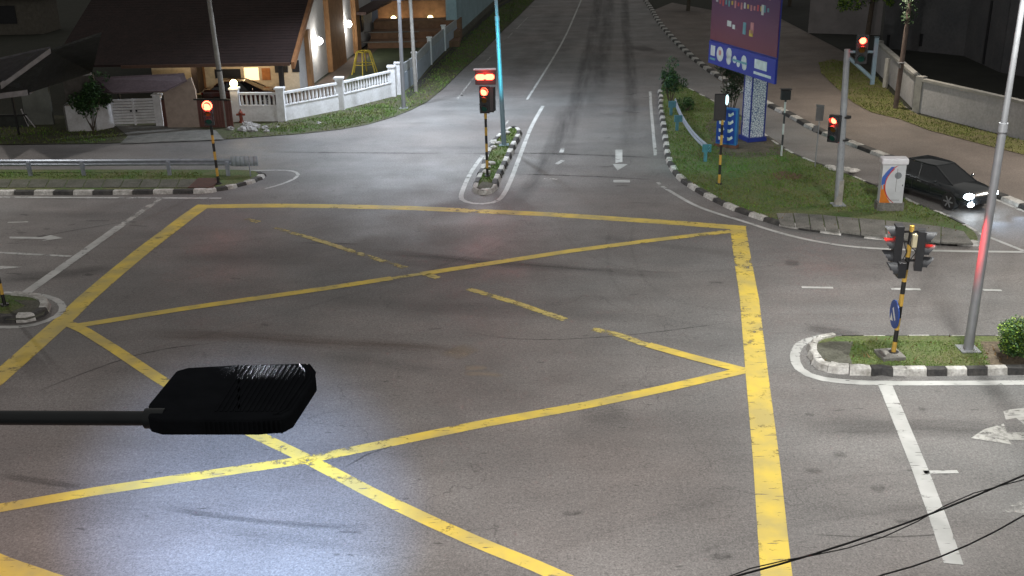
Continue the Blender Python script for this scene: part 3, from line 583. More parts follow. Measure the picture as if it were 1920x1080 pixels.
# 5 tall grey signal mast
t = thing('signal_mast', 'tall grey steel mast carrying two red traffic lights beside the painted cabinet', 'traffic light', P(1571, 384, .14))
mm = MB().cyl((0, 0, 0), (-.22, 0, 6.0), .15, .11, 16); mm.box((0, 0, .02), (.5, .5, .04)); mm.build('mast', GREYP, t, True)
MB().cyl((0, 0, .04), (.0, 0, 1.0), .157, .152, 16).build('mast_foot', mat('pale_foot', (.33, .32, .29), .8, var=.4), t, True)
MB().cyl((-.2, 0, 5.75), (.8, -.1, 4.9), .07, .07, 10).box((.8, -.1, 5.55), (.14, .1, 1.7)).cyl((-.2, 0, 5.9), (.8, -.1, 5.9), .05, .05, 8).build('arm', BPOLE, t)
signal_head(t, (.26, -.2, 6.0), math.radians(-12), lit='red', light_e=10, hoodm=RLIT, back=False, wide=.42)
signal_head(t, (-.52, -.2, 3.05), math.radians(-38), lit='red', light_e=10, hoodm=RLIT, wide=.42)
MB().box((-.2, 0, 3.45), (.5, .06, .06)).cyl((0, 0, 3.42), (0, 0, 3.5), .17).build('bracket', BLKP, t); MB().box((-.2, 0, 2.6), (.5, .06, .06)).cyl((0, 0, 2.55), (0, 0, 2.62), .17).build('bracket', BLKP, t)
# 6 small sign seen from behind, black and white post
t = thing('small_sign', 'small dark square sign box on a black and white post behind the island grass', 'sign', P(1465, 292, .14))
striped(t, 2.6, r=.045, seg=.5, first=1, a=mat('dark_band', (.04, .04, .045), .6), b=mat('white_band', (.55, .55, .55), .6), base=False)
MB().box((0, .05, 2.8), (.42, .22, .42)).box((0, .1, 3.06), (.5, .3, .03)).build('sign_box', BLACK, t, bevel=.01)
t = thing('road_sign', 'thin grey road sign seen nearly edge on beside the signal mast', 'sign', P(1528, 312, .14))
MB().cyl((0, 0, 0), (0.02, 0, 2.6), .025).build('post', GALV, t)
MB().add([(-.02, 0, 2.1), (.02, -.02, 2.1), (.16, -.1, 2.75), (-.16, .1, 2.75)], [(0, 1, 2, 3)]).box((0, -.03, 2.35), (.34, .02, .6), taper=1).build('sign_plate', mat('sign_back', (.15, .15, .155), .5), t)
MB().box((-.12, -.03, 1.7), (.22, .02, .3)).build('lower_plate', MC['sign_back'], t)
# 7 left edge signal, only its post and hood tip in view
t = thing('traffic_signal', 'traffic light at the left frame edge standing on the small left island', 'traffic light', P(9, 572, .14))
striped(t, 3.3, r=.055, seg=.36, first=0, lean=(-.1, 0)); hh = signal_head(t, (-.43, -.1, 2.68), math.radians(76), lit=None, n=3)
# lamp posts
def street_lamp(name, label, base, h, r, m, lean=(0, 0), arms=((1, 0),), e=2000, col=(.95, .97, 1), armlen=1.6, fixtures=True, foot=None, group=None, spot=125):
    t = thing(name, label, 'lamp post', base, 0, group)
    a = MB().cyl((0, 0, 0), (lean[0]*.55, lean[1]*.55, h*.55), r, r*.78, 18).cyl((lean[0]*.55, lean[1]*.55, h*.55), (*lean, h), r*.62, r*.42, 16)
    a.cyl((lean[0]*.54, lean[1]*.54, h*.54), (lean[0]*.56, lean[1]*.56, h*.56), r*.9, r*.85, 18); a.box((0, 0, .015), (r*4, r*4, .03))
    a.build('pole', m, t, True)
    for dx, dy in arms:
        d = Vector((dx, dy, 0)).normalized(); tip = Vector((*lean, h))+d*armlen+Vector((0, 0, .25))
        MB().cyl((*lean, h-.1), tip, r*.42, r*.32, 12).build('arm', m, t, True)
        hd = MB().box((0, 0, 0), (.72, .32, .09)).box((-.05, 0, .06), (.5, .26, .05)); ln = MB().box((.03, 0, -.052), (.5, .24, .012))
        o = hd.build('luminaire', LUMB, t, bevel=.02); o.location = tip+d*.3; o.rotation_euler = (0, 0, math.atan2(d.y, d.x)); ln.build('lens', STREET_L, o)
        if e: light('lamp_light', 'SPOT', tip+d*.3-Vector((0, 0, .12)), e*LAMP, col, .2, (d.x*.15, d.y*.15, -1), spot, .5, t)
    return t
street_lamp('street_lamp', 'tall tapered steel lamp post with a red glow on the near right island', P(1815, 655, .14), 11, .13, LPOLE, lean=(.05, 0), arms=((.1, 1), (-.2, -1)), e=2500, col=(1, .985, .93))
street_lamp('street_lamp', 'pale blue lamp post lit cyan standing on the centre island', P(945, 272, .14), 11, .12, BPOLE, lean=(-.38, 0), arms=((-1, -.1), (1, -.1)), e=1250, col=(.93, .97, 1))
street_lamp('street_lamp', 'blue grey lamp post in the grass in front of the white balustrade', P(757, 203, .03), 11, .12, LPOLE, lean=(.1, 0), arms=((1, -.3), (-.6, -.8)), e=4200, col=(.80, .88, 1))
t = thing('utility_pole', 'leaning concrete pole beside the black drain at the balustrade corner', 'pole', P(780, 172, .03))
MB().cyl((0, 0, 0), (-.12, 0, 9), .13, .09, 12).build('pole', CPOLE, t, True); MB().box((-.1, 0, 8.4), (1.4, .08, .08)).build('crossbar', BARK, t)
t = thing('utility_pole', 'dark concrete pole between the left red light and the driveway gate', 'pole', P(426, 238, .03))
MB().cyl((0, 0, 0), (-.25, 0, 9), .16, .1, 12).build('pole', CPOLE, t, True); MB().box((-.24, 0, 8.6), (1.6, .09, .09)).build('crossbar', BARK, t)
MB().cyl((-.085, 0, 3.0), (-.087, 0, 3.1), .15, .15, 12).build('band', BLKP, t)
t = thing('utility_pole', 'brown pole with a climbing vine standing on the right verge', 'pole', P(1679, 203, .03))
MB().cyl((0, 0, 0), (.2, 0, 9), .14, .1, 12).build('pole', mat('brown_pole', (.15, .115, .10), .9, var=.3), t, True)
mb = MB(); 
for k in range(500):
    z = random.uniform(4.6, 9); a_ = random.random()*6.3; r_ = random.uniform(.1, .45); p_ = Vector((.02*z+r_*math.cos(a_), r_*math.sin(a_), z)); q_ = Vector((random.gauss(0, 1), random.gauss(0, 1), random.gauss(0, 1))).normalized()*.09; w_ = q_.orthogonal()*.5
    mb.add([p_-q_, p_+w_, p_+q_, p_-w_], [(0, 1, 2, 3)], random.randrange(2))
mb.build('vine', [LEAF_B, LEAF_B], t); hd_ = MB().box((-.6, 0, 9.0), (1.5, .06, .06)).box((-1.3, 0, 9.0), (.6, .28, .09)).build('luminaire', LUMB, t); MB().box((-1.3, 0, 8.948), (.45, .2, .01)).build('lens', STREET_L, hd_); light('lamp_light', 'SPOT', (-1.4, 0, 8.9), 2500, (1, .87, .72), .2, (-.25, .1, -1), 130, .6, t)  # luminaire, lens and warm spot added above the view to brighten the side road
MB().box((-.05, -.2, 2.55), (.36, .3, .03)).box((-.08, -.14, 2.35), (.1, .1, .2)).build('step_bracket', GALV, t)
# unseen lamp posts added to light the left carriageway, side road and foreground
street_lamp('street_lamp', 'unseen steel lamp post added on the left median beyond the left frame edge', (-26.5, 45.5, .13), 11, .13, LPOLE, arms=((.1, -1),), e=2100, col=(1, .95, .9))
street_lamp('street_lamp', 'unseen steel lamp post added on the side road verge beyond the right frame edge', (29.5, 43.0, .03), 10, .12, LPOLE, arms=((-1, -.2),), e=4600, col=(1, .90, .80))
street_lamp('street_lamp', 'unseen steel lamp post added on the near left footpath below the camera', (-17., 8.0, 0), 11, .13, LPOLE, arms=((1, .3),), e=4200, col=(1, .66, .58))
# foreground luminaire on its long arm, just under the camera
ZL = 10.05
t = thing('street_lamp', 'black flat street lamp head on a long arm right in front of the camera', 'street lamp', (0, 0, 0))
out = [(278, 757), (330, 694), (352, 688), (440, 683), (560, 680), (577, 681), (590, 694), (592, 706), (548, 772), (530, 782), (480, 786), (300, 786), (277, 780)]
MB().prism([P(a, b, ZL) for a, b in out], ZL-.075, ZL).build('luminaire_body', LUMB, t, bevel=.012)
fin = MB(); fa, fb = P(400, 690, ZL), P(400, 776, ZL)
for k in range(14):
    xx = 446+k*9.6; fin.prism([P(xx, 685, ZL), P(xx+4.2, 685, ZL), P(xx+4.2-56*(k > 0)*.95, 772, ZL), P(xx-56*(k > 0)*.95, 772, ZL)], ZL, ZL+.0035)
fin.build('cooling_fins', LUMB, t)
fin = MB()
for k in range(17): xx = 382+k*9.; q = P(xx, 786, ZL); fin.box((q.x, q.y-.001, ZL-.036), (.008, .006, .05))
fin.build('side_ribs', LUMB, t)
rim = MB()
for k, (dz, sc_) in enumerate(((-.012, -2), (.0, 5), (.002, 14))):
    rim.tube([P(577-sc_, 684, ZL+dz), P(588-sc_, 698, ZL+dz), P(586-sc_, 710, ZL+dz), P(546-sc_, 768, ZL+dz), P(528-sc_, 777, ZL+dz)], .006, 6)
rim.build('edge_ribs', LUMB, t)
MB().prism([P(430, 700, ZL), P(570, 690, ZL), P(520, 770, ZL), P(400, 776, ZL)], ZL-.083, ZL-.076).build('lens', STREET_L, t)
a0 = P(285, 770, ZL); a1 = P(0, 769, ZL); dd = (a1-a0).normalized(); end = a0+dd*6
MB().cyl(a0-Vector((0, 0, .035)), end-Vector((0, 0, .035)), .03, .03, 14).cyl(a0-dd*.05-Vector((0, 0, .035)), a0+dd*.03-Vector((0, 0, .035)), .042, .042, 14).build('arm', mat('dark_arm', (.03, .035, .038), .45, var=.2), t, True)
MB().cyl((end.x, end.y, 0), (end.x, end.y, ZL+.4), .13, .07, 16).build('pole', LPOLE, t, True)
lp = P(470, 740, ZL)
light('lamp_light', 'SPOT', (lp.x, lp.y, ZL-.11), 20000*LAMP, (1, .96, .93), .15, (.15, 1.7, -1), 92, 1., t)
tg = P(455, 975); light('glare_pool_spot', 'SPOT', (lp.x+.1, lp.y, ZL-.11), 62000*LAMP, (.34, .56, 1), .15, (tg.x-lp.x, tg.y-lp.y, -ZL), 25, 1., t)  # second narrow blue spot added to make the glare pool on the road
# ---------------------------------------------------------------- guardrails
GR = mat('guardrail_steel', (.30, .33, .38), .45, var=.25, scale=4, metal=.4)
def wbeam(mb, a, b, z, m=0, side=1):
    d = (b-a).normalized(); nn = Vector((-d.y, d.x, 0))*side
    prof = [(0, .155), (.012, .15), (.06, .10), (.06, .06), (.01, .02), (.01, -.02), (.06, -.06), (.06, -.10), (.012, -.15), (0, -.155)]
    vs = [Vector((p.x, p.y, 0))+nn*q[0]+Vector((0, 0, z+q[1])) for p in (a, b) for q in prof]; n = len(prof)
    mb.add(vs, [(i, i+1, n+i+1, n+i) for i in range(n-1)], m); return mb
t = thing('guardrail', 'long grey steel guardrail along the left median', 'guardrail')
L = PL([(-300, 329), (60, 329), (160, 329), (319, 328), (440, 328)], .0); mb = MB()
for a, b in zip(L, L[1:]): wbeam(mb, a-Vector((0, .1, 0)), b-Vector((0, .1, 0)), .62, 0, -1)
mb.build('rail', GR, t)
for x_, y_ in ((57, 331), (157, 330.5), (318, 330), (428, 331)):
    p = P(x_, y_, .1); MB().box((p.x, p.y+.04, .43), (.16, .1, .72)).build('post', GR, t)
    MB().box((p.x, p.y-.05, .62), (.14, .08, .3)).build('spacer', GR, t)
mb = MB(); q0 = P(437, 330, 0); 
for k in range(7):
    a = Vector((q0.x+k*.2, q0.y-.1-.05*math.sin(k/6*3.1), 0)); b = Vector((q0.x+(k+1)*.2, q0.y-.1-.05*math.sin((k+1)/6*3.1), 0))
    if k < 6: mb.quad((a.x, a.y, .48), (b.x, b.y, .48), (b.x, b.y, .92), (a.x, a.y, .92))
end_pl = mb.build('end_plate', mat('dull_end_plate', (.30, .34, .38), .5, var=.3), t, True); sol = end_pl.modifiers.new('s', 'SOLIDIFY'); sol.thickness = .02
p = P(470, 332, .1); MB().cyl((p.x, p.y, .1), (p.x, p.y, .75), .03).build('post', GR, t)
t = thing('guardrail', 'curved steel guardrail with teal posts on the right grass island', 'guardrail')
L = smooth(PL([(1266, 208), (1274, 232), (1288, 258), (1306, 282), (1330, 303)], .14), 2); mb = MB()
for a, b in zip(L, L[1:]): wbeam(mb, a, b, .70, 0, -1)
mb.build('rail', mat('blue_grey_rail', (.34, .38, .46), .45, var=.2, metal=.3), t, True)
for x_, y_ in ((1258, 216), (1269, 244), (1322, 302)):
    p = P(x_, y_, .14); MB().box((p.x, p.y, .5), (.14, .16, .78)).box((p.x+.05, p.y, .74), (.4, .12, .34)).build('post', TEAL, t)
# ---------------------------------------------------------------- telecom cabinet
c0 = P(1666, 392, .14)
t = thing('cabinet', 'white street cabinet painted with orange and blue swooshes', 'utility cabinet', c0, math.radians(-6))
MB().box((0, 0, .14), (1.0, .5, .34)).build('plinth', CONC, t, bevel=.02)
MB().box((0, 0, 1.05), (.86, .4, 1.52)).build('body', mat('cabinet_white', (.52, .54, .57), .5, scale=2, var=.15), t, bevel=.01)
MB().box((0, -.01, 1.92), (.98, .5, .24)).build('cap', mat('cabinet_cap', (.66, .66, .70), .5, var=.12), t, bevel=.05)
def swoosh(x0, r, w, m, a0=-70, a1=70, cx=.55):
    mb = MB(); pts = []
    for k in range(13):
        a_ = math.radians(a0+(a1-a0)*k/12); pts.append((cx-r*math.cos(a_), 1.0+r*1.0*math.sin(a_), w*(.4+.6*math.cos(a_*.9))))
    for (x1, z1, w1), (x2, z2, w2) in zip(pts, pts[1:]): mb.quad((max(-.425, x1-w1), x0, z1), (max(-.425, x1), x0, z1), (max(-.425, x2), x0, z2), (max(-.425, x2-w2), x0, z2), 0)
    return mb
CO = mat('swoosh_orange', (.55, .17, .02), .5, var=.15); CB = mat('swoosh_blue', (.05, .12, .40), .5, var=.15); CR = mat('swoosh_red', (.45, .04, .03), .5, var=.15); CLB = mat('swoosh_pale_blue', (.22, .36, .50), .5)
MB().add([(-.425, -.203, .30), (-.02, -.203, .30), (-.16, -.203, .5), (-.24, -.203, .75), (-.27, -.203, 1.0), (-.425, -.203, 1.05)], [(0, 1, 2, 3, 4, 5)]).build('orange_stripe', CO, t)
swoosh(-.205, .82, .05, CR, -58, 50).build('red_stripe', CR, t); swoosh(-.206, .90, .05, CLB, -10, 55).build('pale_stripe', CLB, t)
MB().add([(-.425, -.207, 1.0), (-.30, -.207, 1.05), (-.27, -.207, 1.28), (-.12, -.207, 1.55), (.0, -.207, 1.72), (-.12, -.207, 1.72), (-.3, -.207, 1.5), (-.425, -.207, 1.3)], [(0, 1, 2, 3, 4, 5, 6, 7)]).build('blue_stripe', CB, t)
MB().add([(.05, -.206, 1.74), (.14, -.206, 1.78), (.0, -.206, 1.66), (-.14, -.206, 1.5), (-.25, -.206, 1.3), (-.28, -.206, 1.3), (-.18, -.206, 1.55)], [(0, 1, 2, 3, 4, 5, 6)]).build('orange_stripe', CR, t)
MB().cyl((.16, -.2, 1.38), (.16, -.206, 1.38), .13, .13, 24).build('emblem', mat('emblem_grey', (.20, .22, .24), .5), t)
MB().box((.1, -.203, .42), (.4, .006, .012)).box((.12, -.203, 1.2), (.01, .006, .9)).box((.36, -.203, 1.0), (.03, .02, .06)).build('door_gap', BLACK, t)
# ---------------------------------------------------------------- billboard
PAT = bpy.data.materials.new('batik_pillar_cladding'); n, l = nodes_of(PAT); b = n['Principled BSDF']; tc = n.new('ShaderNodeTexCoord'); vo = n.new('ShaderNodeTexVoronoi'); vo.feature = 'DISTANCE_TO_EDGE'; vo.inputs['Scale'].default_value = 9; l.new(tc.outputs['Object'], vo.inputs['Vector'])
cr = n.new('ShaderNodeValToRGB'); cr.color_ramp.elements[0].position = .04; cr.color_ramp.elements[0].color = (.07, .10, .24, 1); cr.color_ramp.elements[1].position = .12; cr.color_ramp.elements[1].color = (.60, .62, .66, 1); l.new(vo.outputs[0], cr.inputs[0]); l.new(cr.outputs[0], b.inputs['Base Color']); b.inputs['Roughness'].default_value = .5
zb = 3.45; pl_, pr_ = P(1329, 117, zb), P(1453, 158, zb); mid = (pl_+pr_)/2; ang = math.atan2(pr_.y-pl_.y, pr_.x-pl_.x); Wd = (pr_-pl_).length
bc = P(1407, 262, .14)
t = thing('billboard', 'large purple and maroon advertising board with a blue band on a patterned pillar', 'billboard', bc, ang)
loc_mid = Matrix.Rotation(-ang, 3, 'Z') @ (mid-Vector((bc.x, bc.y, mid.z))); mx, my = loc_mid.x, loc_mid.y
zz = zb-.14
NAVY = mat('navy_trim', (.02, .035, .22), .45, var=.15)
cw = .62
MB().box((0, .1, zz/2), (.78, .78, zz+.5)).build('pillar', PAT, t)
mb = MB()
for u_, v_ in ((-.39, -.29), (.39, -.29), (.39, .49), (-.39, .49)): mb.box((u_, v_, zz/2), (.06, .06, zz+.51))
mb.box((0, .1, .1), (1.0, 1.0, .2)); mb.build('pillar_trim', NAVY, t)
MB().box((mx, my+.05, zz+4), (Wd, .05, 8)).build('panel_box', NAVY, t)
PG = bpy.data.materials.new('poster_print'); n, l = nodes_of(PG); b = n['Principled BSDF']; tc = n.new('ShaderNodeTexCoord'); sp = n.new('ShaderNodeSeparateXYZ'); l.new(tc.outputs['Generated'], sp.inputs[0]); cr = n.new('ShaderNodeValToRGB'); cr.color_ramp.elements[0].color = (.135, .028, .05, 1); cr.color_ramp.elements[1].color = (.055, .022, .13, 1); cr.color_ramp.elements[0].position = .0; cr.color_ramp.elements[1].position = .45; l.new(sp.outputs[2], cr.inputs[0]); l.new(cr.outputs[0], b.inputs['Base Color']); b.inputs['Roughness'].default_value = .45
MB().box((mx, my+.01, zz+1.15+3.4), (Wd-.06, .03, 6.75)).build('poster', PG, t)
MB().box((mx, my-.01, zz+.55), (Wd, .05, 1.1)).build('sponsor_band', mat('band_blue', (.02, .035, .30), .4, var=.1), t)
LG = [mat('print_white', (.55, .60, .62), .5), mat('print_red', (.50, .08, .09), .5), mat('print_yellow', (.55, .42, .08), .5), mat('print_cyan', (.12, .30, .36), .5), mat('print_pink', (.48, .22, .24), .5)]
mb = MB()
for u, w_, h_, m_ in [(-.43, .07, .5, 0), (.30, .17, .42, 0)]: mb.box((mx+u*Wd, my-.04, zz+.66), (w_*Wd, .012, h_), m_)
mb.box((mx-.43*Wd, my-.04, zz+.25), (.09*Wd, .012, .1), 3); mb.box((mx+.33*Wd, my-.04, zz+.24), (.24*Wd, .012, .12), 0)
a_ = Vector((mx-.31*Wd, my-.04, zz+.6)); mb.cyl(a_, a_-Vector((0, .012, 0)), .36, .36, 22, 0); mb.cyl(a_-Vector((0, .012, -.06)), a_-Vector((0, .016, -.06)), .14, .14, 16, 4)
for u, z_, r_ in ((-.17, .75, .28), (-.17, .45, .24), (-.08, .55, .18), (-.02, .4, .16), (.06, .62, .26), (.07, .4, .22)): a_ = Vector((mx+u*Wd, my-.035, zz+z_)); mb.cyl(a_, a_-Vector((0, .014, 0)), r_, r_, 9, 0)
mb.box((mx, my-.052, zz+.52), (.22*Wd, .006, .1), 3)
each(mb, 'sponsor_mark', LG, t)
mb = MB()
for k in range(16): mb.box((mx+Wd*(-.36+.047*k), my-.012, zz+3.12+random.uniform(-.05, .05)), (.15, .012, random.uniform(.16, .34)), random.choice((4, 1, 4, 2, 3, 0, 1)))
for k in range(15): mb.box((mx+Wd*(-.3+.047*k), my-.012, zz+3.7+random.uniform(-.05, .05)), (.14, .012, random.uniform(.14, .25)), random.choice((4, 1, 0, 4, 3)))
for u, z_, w_, h_, m_ in ((-.2, 2.15, .42, .26, 0), (-.13, 2.05, .25, .2, 0), (.03, 2.1, .28, .55, 3), (.14, 2.2, .3, .5, 4), (.13, 1.95, .34, .28, 2), (-.41, 3.25, .2, .4, 0), (.27, 3.1, .2, .45, 0), (0, 4.6, .3, .5, 0), (-.3, 4.0, .35, .5, 4)): mb.box((mx+u*Wd, my-.014, zz+z_), (w_, .014, h_), m_)
each(mb, 'poster_mark', LG, t)
# blue lane sign box in front of the pillar
q = P(1360, 276, .14)
t = thing('lane_sign', 'blue box sign with rows of white arrows beside the billboard pillar', 'sign', q, math.radians(-32))
MB().box((0, .14, 1.0), (1.02, .26, 1.75)).build('sign_box', mat('light_blue_box', (.03, .16, .42), .45, var=.15), t, bevel=.02)
MB().box((-.04, -.0, 1.0), (.9, .02, 1.6)).build('sign_face', mat('deep_blue_face', (.02, .06, .30), .4, var=.1), t)
mb = MB()
for k in range(4):
    for s_ in (-.24, .2):
        z_ = 1.58-k*.38; mb.add([(s_-.12, -.014, z_-.1), (s_-.02, -.014, z_-.1), (s_+.14, -.014, z_+.02), (s_+.1, -.014, z_+.14), (s_-.02, -.014, z_+.04), (s_-.14, -.014, z_+.06)], [(0, 1, 2, 3, 4, 5)])
each(mb, 'white_arrow', MC['sign_white'], t); MB().box((0, .14, .06), (1.1, .4, .12)).build('base', mat('brick_base', (.16, .07, .05), .9), t)
# debris
for a, b, r_ in ((1566, 316, .16), (1578, 318, .22), (1590, 320, .2), (1600, 319, .14), (1556, 312, .12)):
    o = MB().ball((0, 0, 0), r_*1.4, 9, 6, sq=(1.5, 1, .4), jit=.2).build('broken_kerb_stone', MC['whitewashed_stone']); o.location = P(a, b, .16); tag(o, 'broken whitewashed kerb stone on the slip lane edge behind the mast', 'stone', 'broken white stones behind the mast')
# ---------------------------------------------------------------- plants
def shrub(name, label, base, rad, n, size, mats, h=1.0, cat='shrub', trunk=True, sq=1.0, cl=12, group=None):
    t = thing(name, label, cat, base, 0, group)
    if trunk:
        mb = MB()
        for k in range(5): a_ = k*1.3; mb.cyl((0, 0, 0), (rad*.5*math.cos(a_), rad*.5*math.sin(a_), h), .035, .012, 6)
        mb.build('trunk', BARK, t)
    mb = MB(); leaves(mb, (0, 0, h), rad, n, size, 0, len(mats), sq, cl); mb.build('crown', mats, t); return t
shrub('bush', 'clipped bright green bush at the right end of the near island', P(1905, 672, .14), .60, 13000, .07, [LEAF_A, LEAF_A, LEAF_Y, LEAF_B], .62, sq=.8, cl=70)
shrub('bush', 'leafy dark bush at the kerb tip beside the curved guardrail', P(1256, 200, .14), .85, 2600, .13, [LEAF_A, LEAF_B, mat('leaf_blue_green', (.04, .11, .07), .5, var=.3)], 1.45, sq=1.45, cl=18)
shrub('bush', 'low spreading bush behind the curved guardrail', P(1288, 208, .14), .6, 900, .12, [LEAF_B, LEAF_A], .4, sq=.5, cl=10)
shrub('small_tree', 'dark ragged tree behind the billboard pillar', P(1368, 235, .14), 1.15, 2600, .15, [LEAF_B, mat('leaf_grey', (.08, .085, .06), .7, var=.4)], 2.6, cat='tree', sq=1.2, cl=14)
shrub('small_tree', 'oleander tree in front of the white gate at the left house', P(175, 246, .03), 1.35, 3000, .18, [LEAF_A, LEAF_B, LEAF_B], 1.9, cat='tree', sq=.95, cl=14)
# overhanging tree, top right
t = thing('tree', 'tree with leaves coloured bright as if lamp lit hanging at the top right', 'tree', P(1622, 96, .03))
MB().cyl((0, 0, 0), (.2, 0, 4), .2, .16, 10).cyl((.2, 0, 4), (-.8, -.6, 7), .15, .07, 8).cyl((.2, 0, 4), (1, .3, 7), .14, .06, 8).build('trunk', BARK, t, True)
mb = MB(); leaves(mb, (0, 0, 6.0), 3.0, 6500, .26, 0, 4, .8, 34); leaves(mb, (-1.9, -1.2, 3.9), 1.0, 1100, .2, 2, 2, .9, 8); leaves(mb, (.6, -1, 4.2), 1.1, 1000, .2, 2, 2, .9, 8); mb.build('crown', [LEAF_B, LEAF_B, LEAF_A, LEAF_Y], t)  # lower clumps use the brighter leaf colours, lamplight put into the leaf colour
for k, (a, b, r_) in enumerate(((1290, 20, 3), (1480, 12, 3.4), (1545, 45, 2.2), (1400, -20, 4))):
    t = thing('tree', ['dark tree beside the far kerb left of the billboard', 'dark tree just right of the billboard top', 'dark tree above the right verge corner', 'dark tree hidden behind the billboard top'][k], 'tree', P(a, b), 0, 'dark trees beyond the side road')
    MB().cyl((0, 0, 0), (.1, 0, 2.8), .2, .14, 8).build('trunk', BARK, t); mb = MB(); leaves(mb, (0, 0, 3.2), r_*.8, 2600, .32, 0, 2, .8, 16); mb.build('crown', [LEAF_B, LEAF_B], t)
#== WALLS AND BUILDINGS ON THE RIGHT
def wall_run(mb, a, b, h, th=.15, m=0, z0=0., inset=0.):
    d = (b-a).normalized(); n_ = Vector((-d.y, d.x, 0)); a = a+d*inset; b = b-d*inset
    return mb.prism([a-n_*th/2, b-n_*th/2, b+n_*th/2, a+n_*th/2], z0, h, m)
RW = mat('grey_rendered_wall', (.50, .50, .52), .9, scale=1.2, c2=(.40, .40, .41), fine=.12, bscale=9)
RC = mat('pale_coping', (.36, .36, .34), .85, scale=2, var=.3)
wp = [P(1643, 132), P(1720, 210), P(1827, 238), P(1925, 264), P(2200, 336)]
t = thing('boundary_wall', 'long grey boundary wall with pale coping along the right verge', 'wall')
mb = MB(); cp = MB()
for a, b in zip(wp, wp[1:]): wall_run(mb, a, b, 1.72, .16); wall_run(cp, a, b, 1.86, .34, z0=1.722)
mb.build('wall', RW, t); cp.build('coping', RC, t)
for k in (0, 1): p = wp[k]; MB().box((p.x, p.y, .98), (.42, .42, 1.96), rz=.6).build('pillar', RC, t)
p = P(1658, 164); MB().box((p.x, p.y-.1, .9), (.3, .2, 1.8), rz=.8).build('pillar', RC, t)
for x_, y_ in ((1787, 227), (1855, 245)):
    p = P(x_, y_); a_ = math.atan2(wp[3].y-wp[2].y, wp[3].x-wp[2].x); mb = MB(); mb.box((p.x, p.y-.14, 1.32), (.12, .06, .36), rz=a_).box((p.x, p.y-.14, .80), (.12, .06, .42), rz=a_); mb.build('drain_slot', BLACK, t)
BG = mat('dim_grey_facade', (.115, .115, .12), .9, scale=.5, c2=(.075, .078, .085), fine=.1, bscale=6)
bp = [P(1490, 66), P(1655, 90), P(1722, 96), P(1811, 105), P(1880, 136), P(1960, 150), P(2200, 190)]
t = thing('building', 'large dim grey building with dark slots behind the boundary wall', 'building')
mb = MB()
for a, b in zip(bp[1:], bp[2:]): wall_run(mb, a, b, 13, .4)
mb.build('wall', BG, t)
for x_, y_, yt in ((1665, 84, 70), (1727, 86, 64)):
    a = P(x_, y_+10); p = PY(x_, (y_+yt)/2, a.y-.3); MB().box(p, (.22, .1, .9)).build('slot', BLACK, t)
a = P(1843, 120); MB().box((a.x, a.y-.5, 2.2), (.5, .3, 4.2)).build('downpipe', BLACK, t)
t = thing('building', 'pale grey far building above the right trees', 'building'); a, b = P(1515, 62), P(1650, 66)
wall_run(MB(), a, b, 9, .4).build('wall', mat('far_grey_wall', (.22, .21, .21), .9, var=.3, scale=.5), t)
mb = MB()
for k in range(4): q = a.lerp(b, .15+.22*k); mb.box((q.x, q.y-.25, 3.5), (.9, .1, 1.2))
mb.build('window', BLACK, t)
t = thing('gate_post', 'blue grey gate post at the far corner of the boundary wall', 'post', P(1637, 140)); MB().box((0, 0, 1.2), (.2, .2, 2.4)).box((0, 0, 2.43), (.26, .26, .06)).build('post', BPOLE, t)
#== LEFT HOUSES
CREAM = mat('cream_wall', (.55, .46, .33), .85, scale=1.2, var=.15, fine=.08, bscale=8); HWH = mat('white_house_wall', (.50, .50, .50), .85, scale=1.0, var=.15, fine=.06, bscale=8)
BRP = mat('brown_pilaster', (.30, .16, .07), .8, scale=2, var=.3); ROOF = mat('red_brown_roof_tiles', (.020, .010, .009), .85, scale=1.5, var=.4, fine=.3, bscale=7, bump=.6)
ROOFG = mat('dark_grey_roof', (.050, .052, .050), .85, scale=1.2, var=.3, fine=.2, bscale=7); ROOFP = mat('purple_grey_roof', (.10, .075, .085), .8, scale=1.4, var=.25, fine=.15, bscale=9)
FASC = mat('pale_fascia', (.42, .40, .40), .8, var=.3); ORG = mat('orange_brown_barge_board', (.22, .10, .04), .7, scale=2, var=.3)
house = thing('house', 'bungalow with a huge dark red roof and lit cream porch behind the balustrade', 'house')
eL = P(178, 143, 2.75); eR = P(545, 117, 2.7); YE = eR.y; YR = YE+11; zR = 7.0; xw = eR.x-.6; xl = eL.x
def slab(mb, pts, th, m=0):
    n_ = len(pts); vs = [Vector(p) for p in pts]+[Vector(p)-Vector((0, 0, th)) for p in pts]
    return mb.add(vs, [tuple(range(n_)), tuple(range(n_, 2*n_))[::-1]]+[(i, n_+i, n_+(i+1) % n_, (i+1) % n_) for i in range(n_)], m)
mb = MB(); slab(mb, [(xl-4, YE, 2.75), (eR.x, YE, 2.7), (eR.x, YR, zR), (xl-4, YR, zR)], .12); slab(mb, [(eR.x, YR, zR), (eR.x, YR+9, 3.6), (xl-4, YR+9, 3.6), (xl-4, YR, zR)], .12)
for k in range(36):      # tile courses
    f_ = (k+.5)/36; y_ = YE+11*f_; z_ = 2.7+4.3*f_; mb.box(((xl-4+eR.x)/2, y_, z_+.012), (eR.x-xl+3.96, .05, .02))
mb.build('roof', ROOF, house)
mb = MB(); mb.add([(eR.x+.02, YE-.05, 2.72), (eR.x+.02, YR, zR+.02), (eR.x+.02, YR, zR-.42), (eR.x+.02, YE-.05, 2.34), (eR.x+.22, YE-.05, 2.72), (eR.x+.22, YR, zR+.02), (eR.x+.22, YR, zR-.42), (eR.x+.22, YE-.05, 2.34)], [(3, 2, 1, 0), (4, 5, 6, 7), (0, 1, 5, 4), (7, 6, 2, 3), (0, 4, 7, 3), (1, 2, 6, 5)]); mb.build('barge_board', ORG, house)
